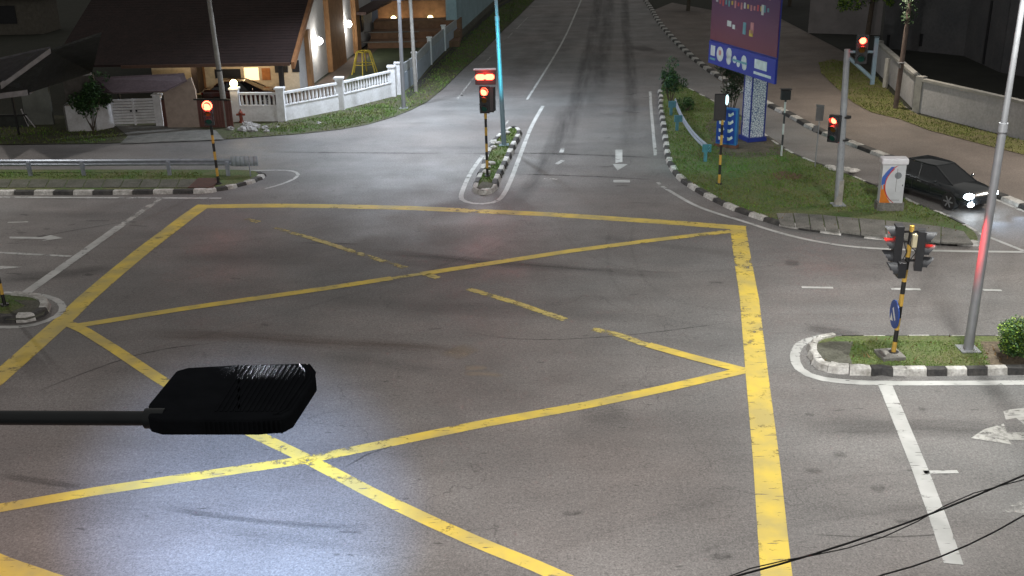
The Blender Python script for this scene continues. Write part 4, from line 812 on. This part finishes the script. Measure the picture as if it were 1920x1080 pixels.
MB().box(((xl+eR.x)/2, YE-.06, 2.62), (eR.x-xl-.1, .1, .18)).build('eave_board', mat('brown_eave', (.09, .05, .035), .8), house)
YW = YE+5.2
fw = MB().box(((xl+xw)/2, YW+.15, 1.5), (xw-xl, .3, 3.0)).build('front_wall', CREAM, house)
LITW = emit('lit_window', (1, .72, .42), 1.1)
def wplate(x0, x1, y0, y1, m, name, d=.03, parent=house, Yw=None):
    a = PY(x0, y0, (Yw or YW)-d); b = PY(x1, y1, (Yw or YW)-d); return MB().box(((a.x+b.x)/2, (Yw or YW)-d/2-.005, (a.z+b.z)/2), (abs(b.x-a.x), d, abs(a.z-b.z))).build(name, m, parent)
w = wplate(457, 486, 127, 150, LITW, 'lit_window'); wplate(455, 457.5, 126, 151, FASC, 'frame', .05, w)
wplate(490, 508, 128, 150, mat('orange_curtain', (.40, .16, .05), .8, var=.35), 'door', .04); wplate(402, 452, 130, 146, BLACK, 'window', .03); wplate(514, 540, 118, 136, BLACK, 'window', .03); wplate(546, 562, 113, 135, BLACK, 'window', .03)
wplate(370, 400, 168, 125, mat('pale_cream_panel', (.60, .54, .40), .8), 'wall_panel', .02); wplate(378, 382, 168, 125, BRP, 'column', .12); wplate(363, 367, 175, 122, mat('dark_column', (.05, .035, .03), .7), 'column', 1.4)
p = P(536, 200); MB().box((p.x, YE+.3, 1.35), (.26, .26, 2.6)).build('porch_post', mat('dark_porch_post', (.03, .03, .035), .6), house)
MB().box((xw-3.0, YW-2.2, 2.57), (.4, .4, .06)).build('added_porch_lamp', emit('added_lamp_glow', (1, .8, .55), 4), house)  # glowing ceiling lamp added to light the cream wall
light('porch_fill', 'POINT', (xw-2.6, YW-2.0, 2.35), 110, (1, .74, .45), .15, parent=house); light('porch_fill', 'POINT', (xw-6.6, YW-1.8, 2.35), 50, (1, .78, .5), .15, parent=house)  # point lights added under the eave to brighten the porch
S0, S1 = P(575, 163), P(700, 74); S0 = Vector((xw, YW, 0)); sd = Vector((S1.x-xw, S1.y-YW, 0)).normalized()
def on_side(x, y):     # a ground picture point slid onto the side facade line
    q = P(x, y); k = (q.y-S0.y)/sd.y; return S0+sd*k
gz = lambda y_: 2.7+4.3*(y_-YE)/11-.15 if y_ < YR else 6.85-3.4*(y_-YR)/9
A_, B_ = S0, on_side(611, 137); gm = MB(); steps = 8; vs = []
for k in range(steps+1): q = S0+sd*((YR+3-S0.y)/sd.y*k/steps); vs.append((q, gz(q.y)))
for (a, za), (b, zb_) in zip(vs, vs[1:]):
    o_ = Vector((-.3, 0, 0)); gm.add([a, b, b+Vector((0, 0, zb_)), a+Vector((0, 0, za)), a+o_, b+o_, b+o_+Vector((0, 0, zb_)), a+o_+Vector((0, 0, za))], [(0, 1, 2, 3), (7, 6, 5, 4), (3, 2, 6, 7)])
gm.build('gable_wall', HWH, house)
w0 = vs[-1][0]; w1 = S1+Vector((0, 0, 0)); MB().prism([w0, w1, w1+Vector((-9, 0, 0)), w0+Vector((-9, 0, 0))], 0, 6.6).build('rear_wing', HWH, house)
MB().prism([w0+Vector((.5, -.2, 0)), w1+Vector((.5, .4, 0)), w1+Vector((-9.5, .4, 0)), w0+Vector((-9.5, -.2, 0))], 6.602, 6.85).build('flat_roof', ROOFG, house)
for (xa, ya, xb, yb), h_ in (((612, 136, 634, 117), 6.4), ((656, 101, 664, 96), 6.4)):
    a, b = on_side(xa, ya), on_side(xb, yb); MB().prism([a, b, b+Vector((.35, 0, 0)), a+Vector((.35, 0, 0))], 0, h_).build('pilaster', BRP, house)
a = on_side(568, 163); MB().prism([a+Vector((.0, -.3, 0)), a+Vector((.28, -.3, 0)), a+Vector((.28, .5, 0)), a+Vector((0, .5, 0))], 0, 3.6).build('pilaster', BRP, house)
a = on_side(680, 88); mb = MB().box((a.x+.04, a.y, 1.9), (.08, 1.3, 1.3)); mb.build('window', BLACK, house)
a = on_side(664, 100); b = on_side(712, 70); MB().prism([a, b, b+Vector((1.5, 0, 0)), a+Vector((1.1, 0, 0))], 2.9, 3.1).build('canopy', mat('canopy_tiles', (.07, .045, .04), .85, var=.3), house)
for x_, y_, xs_, ys_ in ((594, 150, 590, 77), (646, 110, 642, 45)):
    q = on_side(x_, y_); z_ = PY(xs_, ys_, q.y).z; px = PY(xs_, ys_, q.y).x
    l_ = thing('wall_lamp', 'glaring white flood lamp on the house wall, '+('nearer one beside the gable' if x_ == 594 else 'farther one under the dark canopy'), 'lamp', (q.x+.2, q.y, z_))
    MB().ball((.08, 0, 0), .24, 12, 8).build('bulb', WHITE_L, l_, True); MB().box((-.08, 0, .12), (.25, .12, .12)).build('bracket', BLKP, l_)
    light('flood_light', 'POINT', (.32, -.35, -.12), 130, (1, .93, .85), .1, parent=l_)
# garden strip, lawn and terrace behind
struct(MB().flat(PL([(450, 215), (575, 172), (700, 78), (722, 80), (660, 135), (610, 205), (540, 225)]), .035).build('path', mat('brown_paving', (.085, .06, .045), .9, scale=2, var=.3)))
garden = MB().flat(PL([(610, 205), (660, 135), (722, 80), (850, 82), (779, 155), (737, 178), (639, 204)]), .04).build('lawn', mat('dark_lawn', (.035, .05, .02), .95, scale=1, var=.4)); struct(garden)
BRK = mat('brown_brick_terrace', (.17, .10, .06), .9, scale=2.5, var=.35)
t = thing('terrace_wall', 'stepped brown brick terrace wall carrying two glowing globes behind the garden', 'wall')
a, b = P(690, 92), P(862, 86); mb = MB(); YT = a.y
for k, (dy, h_) in enumerate(((0, .5), (2.2, 1.0), (4.6, 1.6))): mb.box(((a.x+b.x)/2, YT+dy+1.1+.0, h_/2), (b.x-a.x, 2.19, h_))
mb.box(((a.x+b.x)/2, YT+8.2, 1.45), (b.x-a.x, .3, 2.9)); mb.build('brick_wall', BRK, t)
mb = MB(); mb.box(((a.x+b.x)/2-2, YT+2.15, 1.03), (4.6, .3, .06)).box(((a.x+b.x)/2-2, YT+.0, .53), (4.6, .3, .06)); mb.build('pale_step_edge', CONC, t)
for k, (x_, y_) in enumerate(((738, 35), (807, 34))):
    g = PY(x_, y_, YT+7.5); l_ = thing('globe_lamp', ['round glowing globe lamp between the two lamp poles over the terrace', 'round glowing globe lamp on the terrace nearest the teal wall'][k], 'lamp', g)
    MB().ball((0, 0, 0), .24, 16, 10).build('globe', WARM_L, l_, True); MB().cyl((0, 0, -.22), (0, 0, -(g.z-1.6)), .04, .04, 8).build('stem', BLKP, l_); light('globe_glow', 'POINT', (0, -.45, -.1), 60, (1, .72, .40), .1, parent=l_)
t = thing('building', 'blue grey neighbour building behind the terrace', 'building'); a, b = P(640, 40), P(868, 46)
wall_run(MB(), a, b, 8, .4).build('wall', mat('blue_grey_wall', (.24, .27, .33), .85, var=.2, scale=.7), t)
for x0_, x1_ in ((765, 782), (816, 846)): pa, pb = PY(x0_, 22, a.y-.3), PY(x1_, -12, a.y-.3); MB().box(((pa.x+pb.x)/2, a.y-.28+(b.y-a.y)*.7, (pa.z+pb.z)/2), (pb.x-pa.x, .15, abs(pb.z-pa.z))).build('window', BLACK, t)
t = thing('building', 'tall pale teal wall running beside the road verge', 'building'); TW = mat('pale_teal_wall', (.27, .38, .42), .85, scale=.8, var=.2, fine=.1, bscale=6)
a, b = P(858, 74), P(990, -50); MB().prism([a, b, b+Vector((-7, 0, 0)), a+Vector((-.9, 0, 0))], 0, 7).build('wall', TW, t); MB().prism([a+Vector((.02, -.02, 0)), b+Vector((.02, -.02, 0)), b+Vector((.14, 0, 0)), a+Vector((.14, 0, 0))], 0, .5).build('plinth', DCONC, t)
# balustrade fence
def balustrade(label, pts, posts=True, globe0=False):
    t = thing('balustrade_fence', label, 'fence')
    for i, (a, b) in enumerate(zip(pts, pts[1:])):
        wall_run(MB(), a, b, .86, .16, inset=.2).build('base_wall', WHT, t)
        wall_run(MB(), a, b, 1.62, .2, z0=1.5, inset=.2).build('top_rail', WHT, t)
        d = b-a; n_ = max(3, int(d.length/.245)); mb = MB()
        for k in range(n_):
            q = a.lerp(b, (k+.5)/n_)
            if .25 < (q-a).length < d.length-.25: mb.cyl((q.x, q.y, .862), (q.x, q.y, 1.05), .05, .075, 8).cyl((q.x, q.y, 1.05), (q.x, q.y, 1.498), .075, .04, 8)
        mb.build('balusters', WHT, t)
        wall_run(MB(), a, b, .92, .22, z0=.862, inset=.2).build('lower_rail', WHT, t)
    for q in pts:
        MB().box((q.x, q.y, .9), (.42, .42, 1.8)).box((q.x, q.y, 1.85), (.54, .54, .1)).build('pillar', WHT, t)
    return t
G = [P(446, 228), P(530, 228), P(640, 206), P(737, 181)]
balustrade('white concrete balustrade fence between the gateway and the blue grey lamp post', G)
t = thing('globe_lamp', 'round yellow globe lamp on the white gate pillar at the balustrade start', 'lamp', G[0]+Vector((0, 0, 1.9))); MB().ball((0, 0, .22), .21, 16, 10).build('globe', WARM_L, t, True); MB().cyl((0, 0, 0), (0, 0, .08), .1).build('base', BLKP, t); light('globe_glow', 'POINT', (0, -.45, .2), 14, (1, .75, .45), .1, parent=t)
t = thing('panel_fence', 'pale blue grey solid panel fence climbing along the verge', 'fence'); F2 = [P(748, 178), P(779, 155), P(807, 122), P(833, 96), P(857, 76)]; FB = mat('blue_grey_panel', (.34, .40, .46), .8, scale=1.5, var=.2)
for a, b in zip(F2, F2[1:]): wall_run(MB(), a, b, 1.15, .12, inset=.15).build('panel', FB, t); wall_run(MB(), a, b, 1.72, .1, z0=1.17, inset=.15).build('upper_panel', mat('grey_panel', (.36, .39, .40), .8, var=.25), t)
for q in F2[:-1]: MB().box((q.x, q.y, .98), (.3, .3, 1.96)).box((q.x, q.y, 1.98), (.4, .4, .06)).build('pillar', WHT, t)
# climbing frame
q = P(684, 139); t = thing('climbing_frame', 'yellow tubular play frame on the lawn behind the balustrade', 'play frame', q, .5); mb = MB(); b4 = []; t4 = []
for k in range(6): a_ = k*math.pi/3; b4.append(Vector((.95*math.cos(a_), .95*math.sin(a_), 0))); t4.append(Vector((.5*math.cos(a_), .5*math.sin(a_), 1.55)))
for k in range(6): mb.tube([b4[k], t4[k]], .045, 6); mb.tube([t4[k], t4[(k+1) % 6]], .04, 6); mb.tube([b4[k].lerp(t4[k], .45), b4[(k+1) % 6].lerp(t4[(k+1) % 6], .45)], .03, 6)
mb.build('frame', mat('yellow_tube', (.45, .36, .05), .5, var=.2), t)
# gates and front walls of the left house
t = thing('gate', 'white horizontally boarded double gate in front of the left carport', 'gate'); a, b = P(215, 238), P(296, 235); L_ = b-a; rz_ = math.atan2(L_.y, L_.x)
for s_ in (0, 1):
    m0, m1 = a+L_*(.5*s_+.01), a+L_*(.5*s_+.49); mb = MB()
    for k in range(9): c_ = (m0+m1)/2; mb.box((c_.x, c_.y, .2+k*.155), ((m1-m0).length, .04, .125), rz=rz_)
    for e_ in (m0, m1): mb.box((e_.x, e_.y-.03, .8), (.06, .05, 1.45))
    mb.build('leaf', WHT, t)
c_ = (a+b)/2; MB().box((c_.x-.15, c_.y-.06, .85), (.1, .03, .1)).box((c_.x+.15, c_.y-.06, .85), (.1, .03, .1)).build('handle', BLACK, t)
q = P(302, 236); t = thing('gate_pillar', 'white gate pillar topped with an unlit globe between white and brown gates', 'gate pillar', q); MB().box((0, 0, .85), (.4, .4, 1.7)).box((0, 0, 1.73), (.5, .5, .06)).build('pillar', WHT, t); MB().ball((-.02, 0, 1.95), .18, 14, 8).build('globe', mat('unlit_globe', (.5, .5, .48), .3), t, True)
t = thing('gate', 'tall dark brown solid gate glowing red beside the left traffic light', 'gate'); a, b = P(310, 238), P(438, 240); mb = MB(); wall_run(mb, a, b, 1.5, .06); d_ = (b-a).normalized()
for k in range(26): q = a.lerp(b, k/25); mb.box((q.x, q.y-.05, .76), (.05, .04, 1.46))
mb.build('leaf', mat('brown_gate_steel', (.13, .055, .045), .6, scale=3, var=.25), t); mb = MB(); wall_run(mb, a+Vector((0, -.05, 0)), b+Vector((0, -.05, 0)), 1.58, .1, z0=1.502); mb.build('top_rail', BLKP, t)
t = thing('front_wall', 'low white wall behind the oleander left of the white gate', 'wall'); a, b, c_ = P(130, 247), P(178, 246), P(213, 239)
mb = MB(); wall_run(mb, a, b, 1.4, .15); mb.build('wall', WHT, t); mb = MB(); wall_run(mb, b+Vector((.1, 0, 0)), c_, 1.35, .14); mb.build('side_wall', WHT, t); mb = MB(); wall_run(mb, a+Vector((-.1, .1, 0)), a+Vector((-.6, 3.4, 0)), 1.38, .14); mb.build('return_wall', CONC, t)
# carport
cpz = 2.35; fr = P(205, 172, cpz); fl = P(312, 169, cpz)
t = thing('carport', 'lean-to carport with purple grey roof behind the white gate', 'carport')
mb = MB(); bk0, bk1 = P(180, 145, 2.8), P(345, 137, 2.8); slab(mb, [P(212, 173, 2.15), P(308, 170, 2.15), P(350, 150, 2.6), bk1, bk0, P(182, 168, 2.2)], .08); mb.build('roof', ROOFP, t)
g0, g1, g2 = P(303, 177, 1.9), P(362, 177, 1.9), P(346, 151, 2.75); Yg = g0.y+.3
mb = MB(); mb.add([(g0.x, Yg, 0), (g1.x, Yg, 0), (g1.x, Yg, 2.0), (g2.x, Yg, 2.72), (g0.x, Yg, 2.0), (g0.x, Yg+.2, 0), (g1.x, Yg+.2, 0), (g1.x, Yg+.2, 2.0), (g2.x, Yg+.2, 2.72), (g0.x, Yg+.2, 2.0)], [(0, 1, 2, 3, 4), (9, 8, 7, 6, 5), (2, 1, 6, 7), (3, 2, 7, 8), (4, 3, 8, 9), (0, 4, 9, 5)]); mb.build('gable_wall', mat('pinkish_wall', (.30, .24, .20), .85, var=.2), t)
for q in (P(214, 236), P(308, 233)): MB().box((q.x, q.y+1.4, 1.05), (.12, .12, 2.1)).build('post', BLKP, t)
# far left house
t = thing('house', 'unlit house with dark grey roof and pale stepped fascia at the far left', 'house')
A0, B0, C0, D0 = P(-60, 184, 2.6), P(55, 170, 2.6), P(100, 140, 2.6), P(172, 133, 2.6); E0, G0 = P(95, 92, 4.8), P(4, 158, 3.3)
mb = MB(); slab(mb, [A0, B0, C0, D0, P(190, 60, 5.6), E0, G0, P(-60, 190, 3.2)], .1); mb.build('roof', ROOFG, t)
mb = MB()
for a, b in ((A0, B0), (B0, C0), (C0, D0), (G0, E0)): mb.add([a+Vector((0, -.03, .1)), b+Vector((0, -.03, .1)), b+Vector((0, -.03, -.2)), a+Vector((0, -.03, -.2)), a+Vector((0, -.2, .1)), b+Vector((0, -.2, .1)), b+Vector((0, -.2, -.2)), a+Vector((0, -.2, -.2))], [(0, 1, 2, 3), (7, 6, 5, 4), (4, 5, 1, 0), (3, 2, 6, 7), (0, 3, 7, 4), (1, 5, 6, 2)])
mb.build('fascia', FASC, t)
mb = MB(); slab(mb, [P(-60, 160, 3.3), G0+Vector((0, .05, .12)), E0+Vector((0, .05, .12)), P(70, 92, 5.2), P(-60, 122, 5.0)], .08); mb.build('upper_roof', mat('pale_grey_roof', (.10, .10, .11), .85, var=.3), t)
for x_ in (4, 47, 66): q = P(x_, 238); MB().box((q.x, B0.y+.4 if x_ < 60 else B0.y+1.4, 1.25), (.09, .09, 2.5)).build('post', BLKP, t)
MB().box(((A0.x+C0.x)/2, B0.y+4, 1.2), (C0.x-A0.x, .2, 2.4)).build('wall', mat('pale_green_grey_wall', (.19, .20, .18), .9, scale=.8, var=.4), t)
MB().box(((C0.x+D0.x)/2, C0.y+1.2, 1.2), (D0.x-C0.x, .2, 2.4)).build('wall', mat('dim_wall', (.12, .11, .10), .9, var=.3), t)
t = thing('panel_fence', 'low dark panel fence with a leaning pale stake in front of the unlit house', 'fence'); q = P(-20, 240); q1 = P(54, 238)
mb = MB(); wall_run(mb, q, q1, .62, .06); mb.build('panel', mat('dark_panel', (.045, .05, .045), .9, var=.4), t); mb = MB(); wall_run(mb, q, q1, .72, .09, z0=.62); mb.build('rail', BLKP, t); MB().cyl((q1.x, q1.y, 0), (q1.x-.25, q1.y, 1.0), .04).cyl((q1.x+.5, q1.y-.3, 0), (q1.x-.1, q1.y, .7), .03).build('stake', FASC, t)
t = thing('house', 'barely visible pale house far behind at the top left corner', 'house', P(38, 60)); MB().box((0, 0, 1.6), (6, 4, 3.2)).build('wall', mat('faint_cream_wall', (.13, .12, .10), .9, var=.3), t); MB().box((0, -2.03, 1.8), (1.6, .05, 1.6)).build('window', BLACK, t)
MB().add([(-3.4, -2.4, 3.2), (3.4, -2.4, 3.2), (3.4, 2.4, 3.2), (-3.4, 2.4, 3.2), (-3, 0, 4.6), (3, 0, 4.6)], [(0, 1, 5, 4), (1, 2, 5), (2, 3, 4, 5), (3, 0, 4), (3, 2, 1, 0)]).build('roof', ROOFG, t)
# hydrant and rocks
q = P(453, 230, .03); t = thing('fire_hydrant', 'rusty red fire hydrant among the rocks at the gate pillar', 'hydrant', q); MB().cyl((0, 0, 0), (0, 0, .1), .13).cyl((0, 0, .1), (0, 0, .5), .09).ball((0, 0, .53), .12, 12, 8).build('body', mat('rusty_red_iron', (.22, .05, .03), .7, var=.4), t, True); MB().cyl((-.24, 0, .45), (.24, 0, .45), .06).cyl((0, 0, .6), (0, 0, .74), .035).build('outlets', MC['rusty_red_iron'], t)
ROCK = mat('pale_rock', (.30, .29, .28), .95, scale=4, var=.5, bump=.5)
for k in range(26):
    r_ = random.uniform(.09, .24); x_ = random.gauss(462, 20); y_ = 238+random.uniform(-7, 9)-abs(x_-462)*.08
    if k > 21: x_, y_ = ((598, 231), (500, 246), (520, 238), (865, 178))[k-22]; r_ *= .7
    o = MB().ball((0, 0, 0), r_, 8, 6, sq=(1.3, 1, .7), jit=.25).build('rock', ROCK); o.location = P(x_, y_, .03+r_*.3); o.rotation_euler = (0, 0, random.random()*6)
    if k > 21: tag(o, ['lone pale rock in the grass below the white balustrade', 'lone pale rock at the road edge near the hydrant', 'lone pale rock just right of the rock pile', 'lone pale stone in the verge left of the centre signal'][k-22], 'rock')
    else: tag(o, 'pale rock in the loose pile around the fire hydrant', 'rock', 'rocks piled around the hydrant')
MB_ = None
#== CARS
def car(label, loc, heading, paint_m, lights_on=False):
    t = thing('car', label, 'car', loc, heading); t.scale = (1.05, 1.05, 1.04)
    # stations along x (nose at +2.2): x, half width, sill z, shoulder z, top z, deck half width
    st = [(-2.22, .62, .38, .70, .86, .45), (-2.12, .80, .27, .82, .98, .62), (-1.7, .86, .22, .88, 1.01, .66), (-.9, .88, .20, .88, .96, .72), (0, .88, .20, .86, .93, .74), (.9, .88, .20, .82, .90, .72), (1.5, .87, .21, .76, .86, .66), (1.95, .83, .24, .66, .76, .58), (2.15, .72, .30, .56, .64, .45), (2.24, .58, .36, .48, .53, .36)]
    mb = MB(); R_ = []
    for x, w, zb_, zs, zt, dw in st:
        ring = [(0, zb_), (w*.86, zb_), (w*.97, zb_+.1), (w, (zb_+zs)/2), (w*.97, zs), (w*.86, zs+(zt-zs)*.6), (dw, zt), (0, zt+.02)]
        R_.append([Vector((x, y, z)) for y, z in ring]+[Vector((x, -y, z)) for y, z in ring[-2:0:-1]])
    n_ = len(R_[0]); vs = [v for r in R_ for v in r]; f = [tuple(range(n_))[::-1], tuple(range((len(R_)-1)*n_, len(R_)*n_))]
    for k in range(len(R_)-1):
        for i in range(n_): f.append((k*n_+i, k*n_+(i+1) % n_, (k+1)*n_+(i+1) % n_, (k+1)*n_+i))
    bo = mb.add(vs, f).build('body', paint_m, t, True); ss = bo.modifiers.new('sub', 'SUBSURF'); ss.levels = ss.render_levels = 1
    # cabin: glasshouse ring at belt and roof
    B = [(1.22, .60), (.45, .78), (-.95, .78), (-1.85, .62)]; Tt = [(.22, .46), (-.05, .53), (-.75, .53), (-1.10, .46)]; zb1, zt1 = .87, 1.37
    bl = [Vector((x, y, zb1)) for x, y in B]; tl = [Vector((x, y, zt1)) for x, y in Tt]; br = [Vector((v.x, -v.y, v.z)) for v in bl]; tr_ = [Vector((v.x, -v.y, v.z)) for v in tl]
    roof = MB(); top = [Vector((v.x, v.y, zt1+.0)) for v in tl]; roof.add(tl+tr_+[Vector((.15, 0, zt1+.05)), Vector((-.95, 0, zt1+.05))], [(1, 0, 4, 5, 8), (0, 4, 8), (3, 2, 1, 8, 9), (5, 6, 7, 9, 8), (7, 3, 9)][0:0]+[(0, 1, 8), (1, 2, 9, 8), (2, 3, 9), (4, 0, 8), (5, 4, 8), (6, 5, 8, 9), (7, 6, 9), (3, 7, 9)])
    for a, b in ((bl[0], tl[0]), (br[0], tr_[0]), (bl[3], tl[3]), (br[3], tr_[3]), ((bl[1]+bl[2])/2, (tl[1]+tl[2])/2), ((br[1]+br[2])/2, (tr_[1]+tr_[2])/2)): roof.cyl(a, b, .028, .024, 6)
    roof.tube([tl[0], tl[1], tl[2], tl[3], tr_[3], tr_[2], tr_[1], tr_[0], tl[0]], .028, 6)
    roof.build('roof', paint_m, t, True)
    G_ = MC.get('car_glass') or mat('car_glass', (.012, .014, .016), .06, var=.1, spec=.8)
    MB().quad(bl[0], tl[0], tr_[0], br[0]).build('windscreen', G_, t); MB().quad(bl[3], br[3], tr_[3], tl[3]).build('rear_window', G_, t)
    for bb, tt in ((bl, tl), (br, tr_)):
        s_ = MB(); s_.quad(bb[0], bb[1], tt[1], tt[0]).quad(bb[1], bb[2], tt[2], tt[1]).quad(bb[2], bb[3], tt[3], tt[2]); s_.build('side_window', G_, t)
    TY = mat('tyre', (.015, .015, .015), .8, var=.2); RM = mat('alloy_rim', (.35, .36, .38), .35, metal=.7, var=.1)
    for x in (-1.32, 1.38):
        for s_ in (-1, 1):
            w_ = MB().cyl((x, s_*.68, .32), (x, s_*.89, .32), .33, .32, 24).build('wheel', TY, t, True); r_ = MB().cyl((x, s_*.885, .32), (x, s_*.90, .32), .07, .06, 12)
            for k in range(6): a_ = k*math.pi/3; r_.box((x+.12*math.cos(a_), s_*.895, .32+.12*math.sin(a_)), (.2, .012, .05), mtx=Matrix.Rotation(-a_, 3, 'Y'))
            r_.build('rim', RM, w_)
    for s_ in (-1, 1):
        hl = MB().ball((2.03, s_*.60, .63), .19, 12, 8, sq=(.8, 1.1, .62)); hl.build('headlight', HEAD_L if lights_on else G_, t, True)
        MB().ball((-2.16, s_*.62, .78), .1, 10, 6, sq=(.5, 1.5, .8)).build('tail_light', emit('tail_red', (1, .05, .02), 3) if lights_on else RED_D, t, True)
        MB().ball((.72, s_*.95, .95), .09, 10, 6, sq=(.6, 1.1, .7)).build('mirror', paint_m, t, True)
        MB().box((-.1, s_*.885, .76), (.18, .02, .025)).box((-.95, s_*.885, .77), (.18, .02, .025)).build('door_handle', RM, t)
        MB().box((.4, s_*.882, .55), (.008, .012, .55)).box((-.45, s_*.884, .55), (.008, .012, .55)).build('door_gap', BLACK, t)
        if lights_on: light('headlight_beam', 'SPOT', (2.32, s_*.60, .60), 250, (.50, .70, 1), .06, (1, 0, -.10), 70, .8, t); light('headlight_spill', 'POINT', (2.34, s_*.6, .5), 7, (.7, .85, 1), .06, parent=t)
    if lights_on: MB().ball((2.16, -.60, .36), .12, 10, 6, sq=(.5, 1.3, .8)).build('fog_light', HEAD_L, t, True)
    MB().box((2.22, 0, .42), (.04, .8, .14)).box((2.23, 0, .52), (.02, .5, .03)).build('grille', BLACK, t); MB().box((2.262, 0, .40), (.01, .42, .11)).build('number_plate', mat('plate_dark', (.02, .02, .02), .5), t)
    return t
CP = bpy.data.materials.new('black_car_paint'); n, l = nodes_of(CP); b = n['Principled BSDF']; b.inputs['Base Color'].default_value = (.010, .013, .015, 1); b.inputs['Roughness'].default_value = .22; b.inputs['Coat Weight'].default_value = .8; b.inputs['Coat Roughness'].default_value = .05
CR2 = bpy.data.materials.new('maroon_car_paint'); n, l = nodes_of(CR2); b = n['Principled BSDF']; b.inputs['Base Color'].default_value = (.05, .012, .010, 1); b.inputs['Roughness'].default_value = .25; b.inputs['Coat Weight'].default_value = .6
hd = Vector((.42, -.91)); fr = P(1838, 397, 0); car('black saloon car with headlights on driving down the slip lane', (fr.x-hd.x*2.2, fr.y-hd.y*2.2, .006), math.atan2(hd.y, hd.x), CP, True)
pc = P(455, 168, .9); car('dark maroon car parked under the house porch behind the brown gate', (pc.x, pc.y, .03), math.radians(4), CR2)
#== OVERHEAD CABLES
def cable(label, a, b, sag, r, ext=1., n_=30, group=None):
    mb = MB(); pts = [a.lerp(b, i/n_)-Vector((0, 0, sag*4*(i/n_)*(1-i/n_))) for i in range(n_+1)]; mb.tube(pts, r, 6); o = mb.build('overhead_cable', BLACK); tag(o, label, 'cable', group); return pts
def hang(x1, y1, x2, y2, z1, z2, e1, e2, lab, r, wob=0):
    a, b = P(x1, y1, z1), P(x2, y2, z2); d = b-a; A, B = a-d*e1, b+d*e2; mb = MB(); n_ = 60; pts = []
    for i in range(n_+1):
        q = A.lerp(B, i/n_); f_ = (i/n_); kk = (q-A).length; q = q+Vector((0, 0, .0))
        s_ = ((q-a).dot(d)/d.dot(d)); q.z -= .16*4*s_*(1-s_)*.25 if 0 <= s_ <= 1 else 0; q.z += wob*math.sin(s_*9+1)*.02; q.x += wob*.01*math.sin(s_*14); pts.append(q)
    mb.tube(pts, r, 6); tag(mb.build('overhead_cable', BLACK), lab, 'cable'); return A, B
c1 = hang(1373, 1082, 1920, 890, 9.3, 9.3, 1.2, 4.5, 'thick upper black overhead cable crossing the bottom right corner', .0045, 0)
c2 = hang(1385, 1080, 1920, 893, 9.3, 9.3, 1.2, 4.5, 'thin black cable looping around the upper overhead cable', .0026, 1.3)
c3 = hang(1637, 1082, 1920, 966, 9.3, 9.3, 1.6, 8.5, 'single lower black overhead cable at the bottom right corner', .0035, 0)
e_ = (c1[1]+c3[1])/2; t = thing('utility_pole', 'concrete pole beyond the right frame edge carrying the overhead cables', 'pole', (e_.x, e_.y, 0)); MB().cyl((0, 0, 0), (0, 0, 10), .15, .1, 12).build('pole', CPOLE, t, True); dd_ = c1[1]-c3[1]; MB().box((0, 0, 9.28), (max(.5, abs(dd_.x)*1.2), max(.1, abs(dd_.y)*1.2), .1)).build('crossbar', BARK, t)
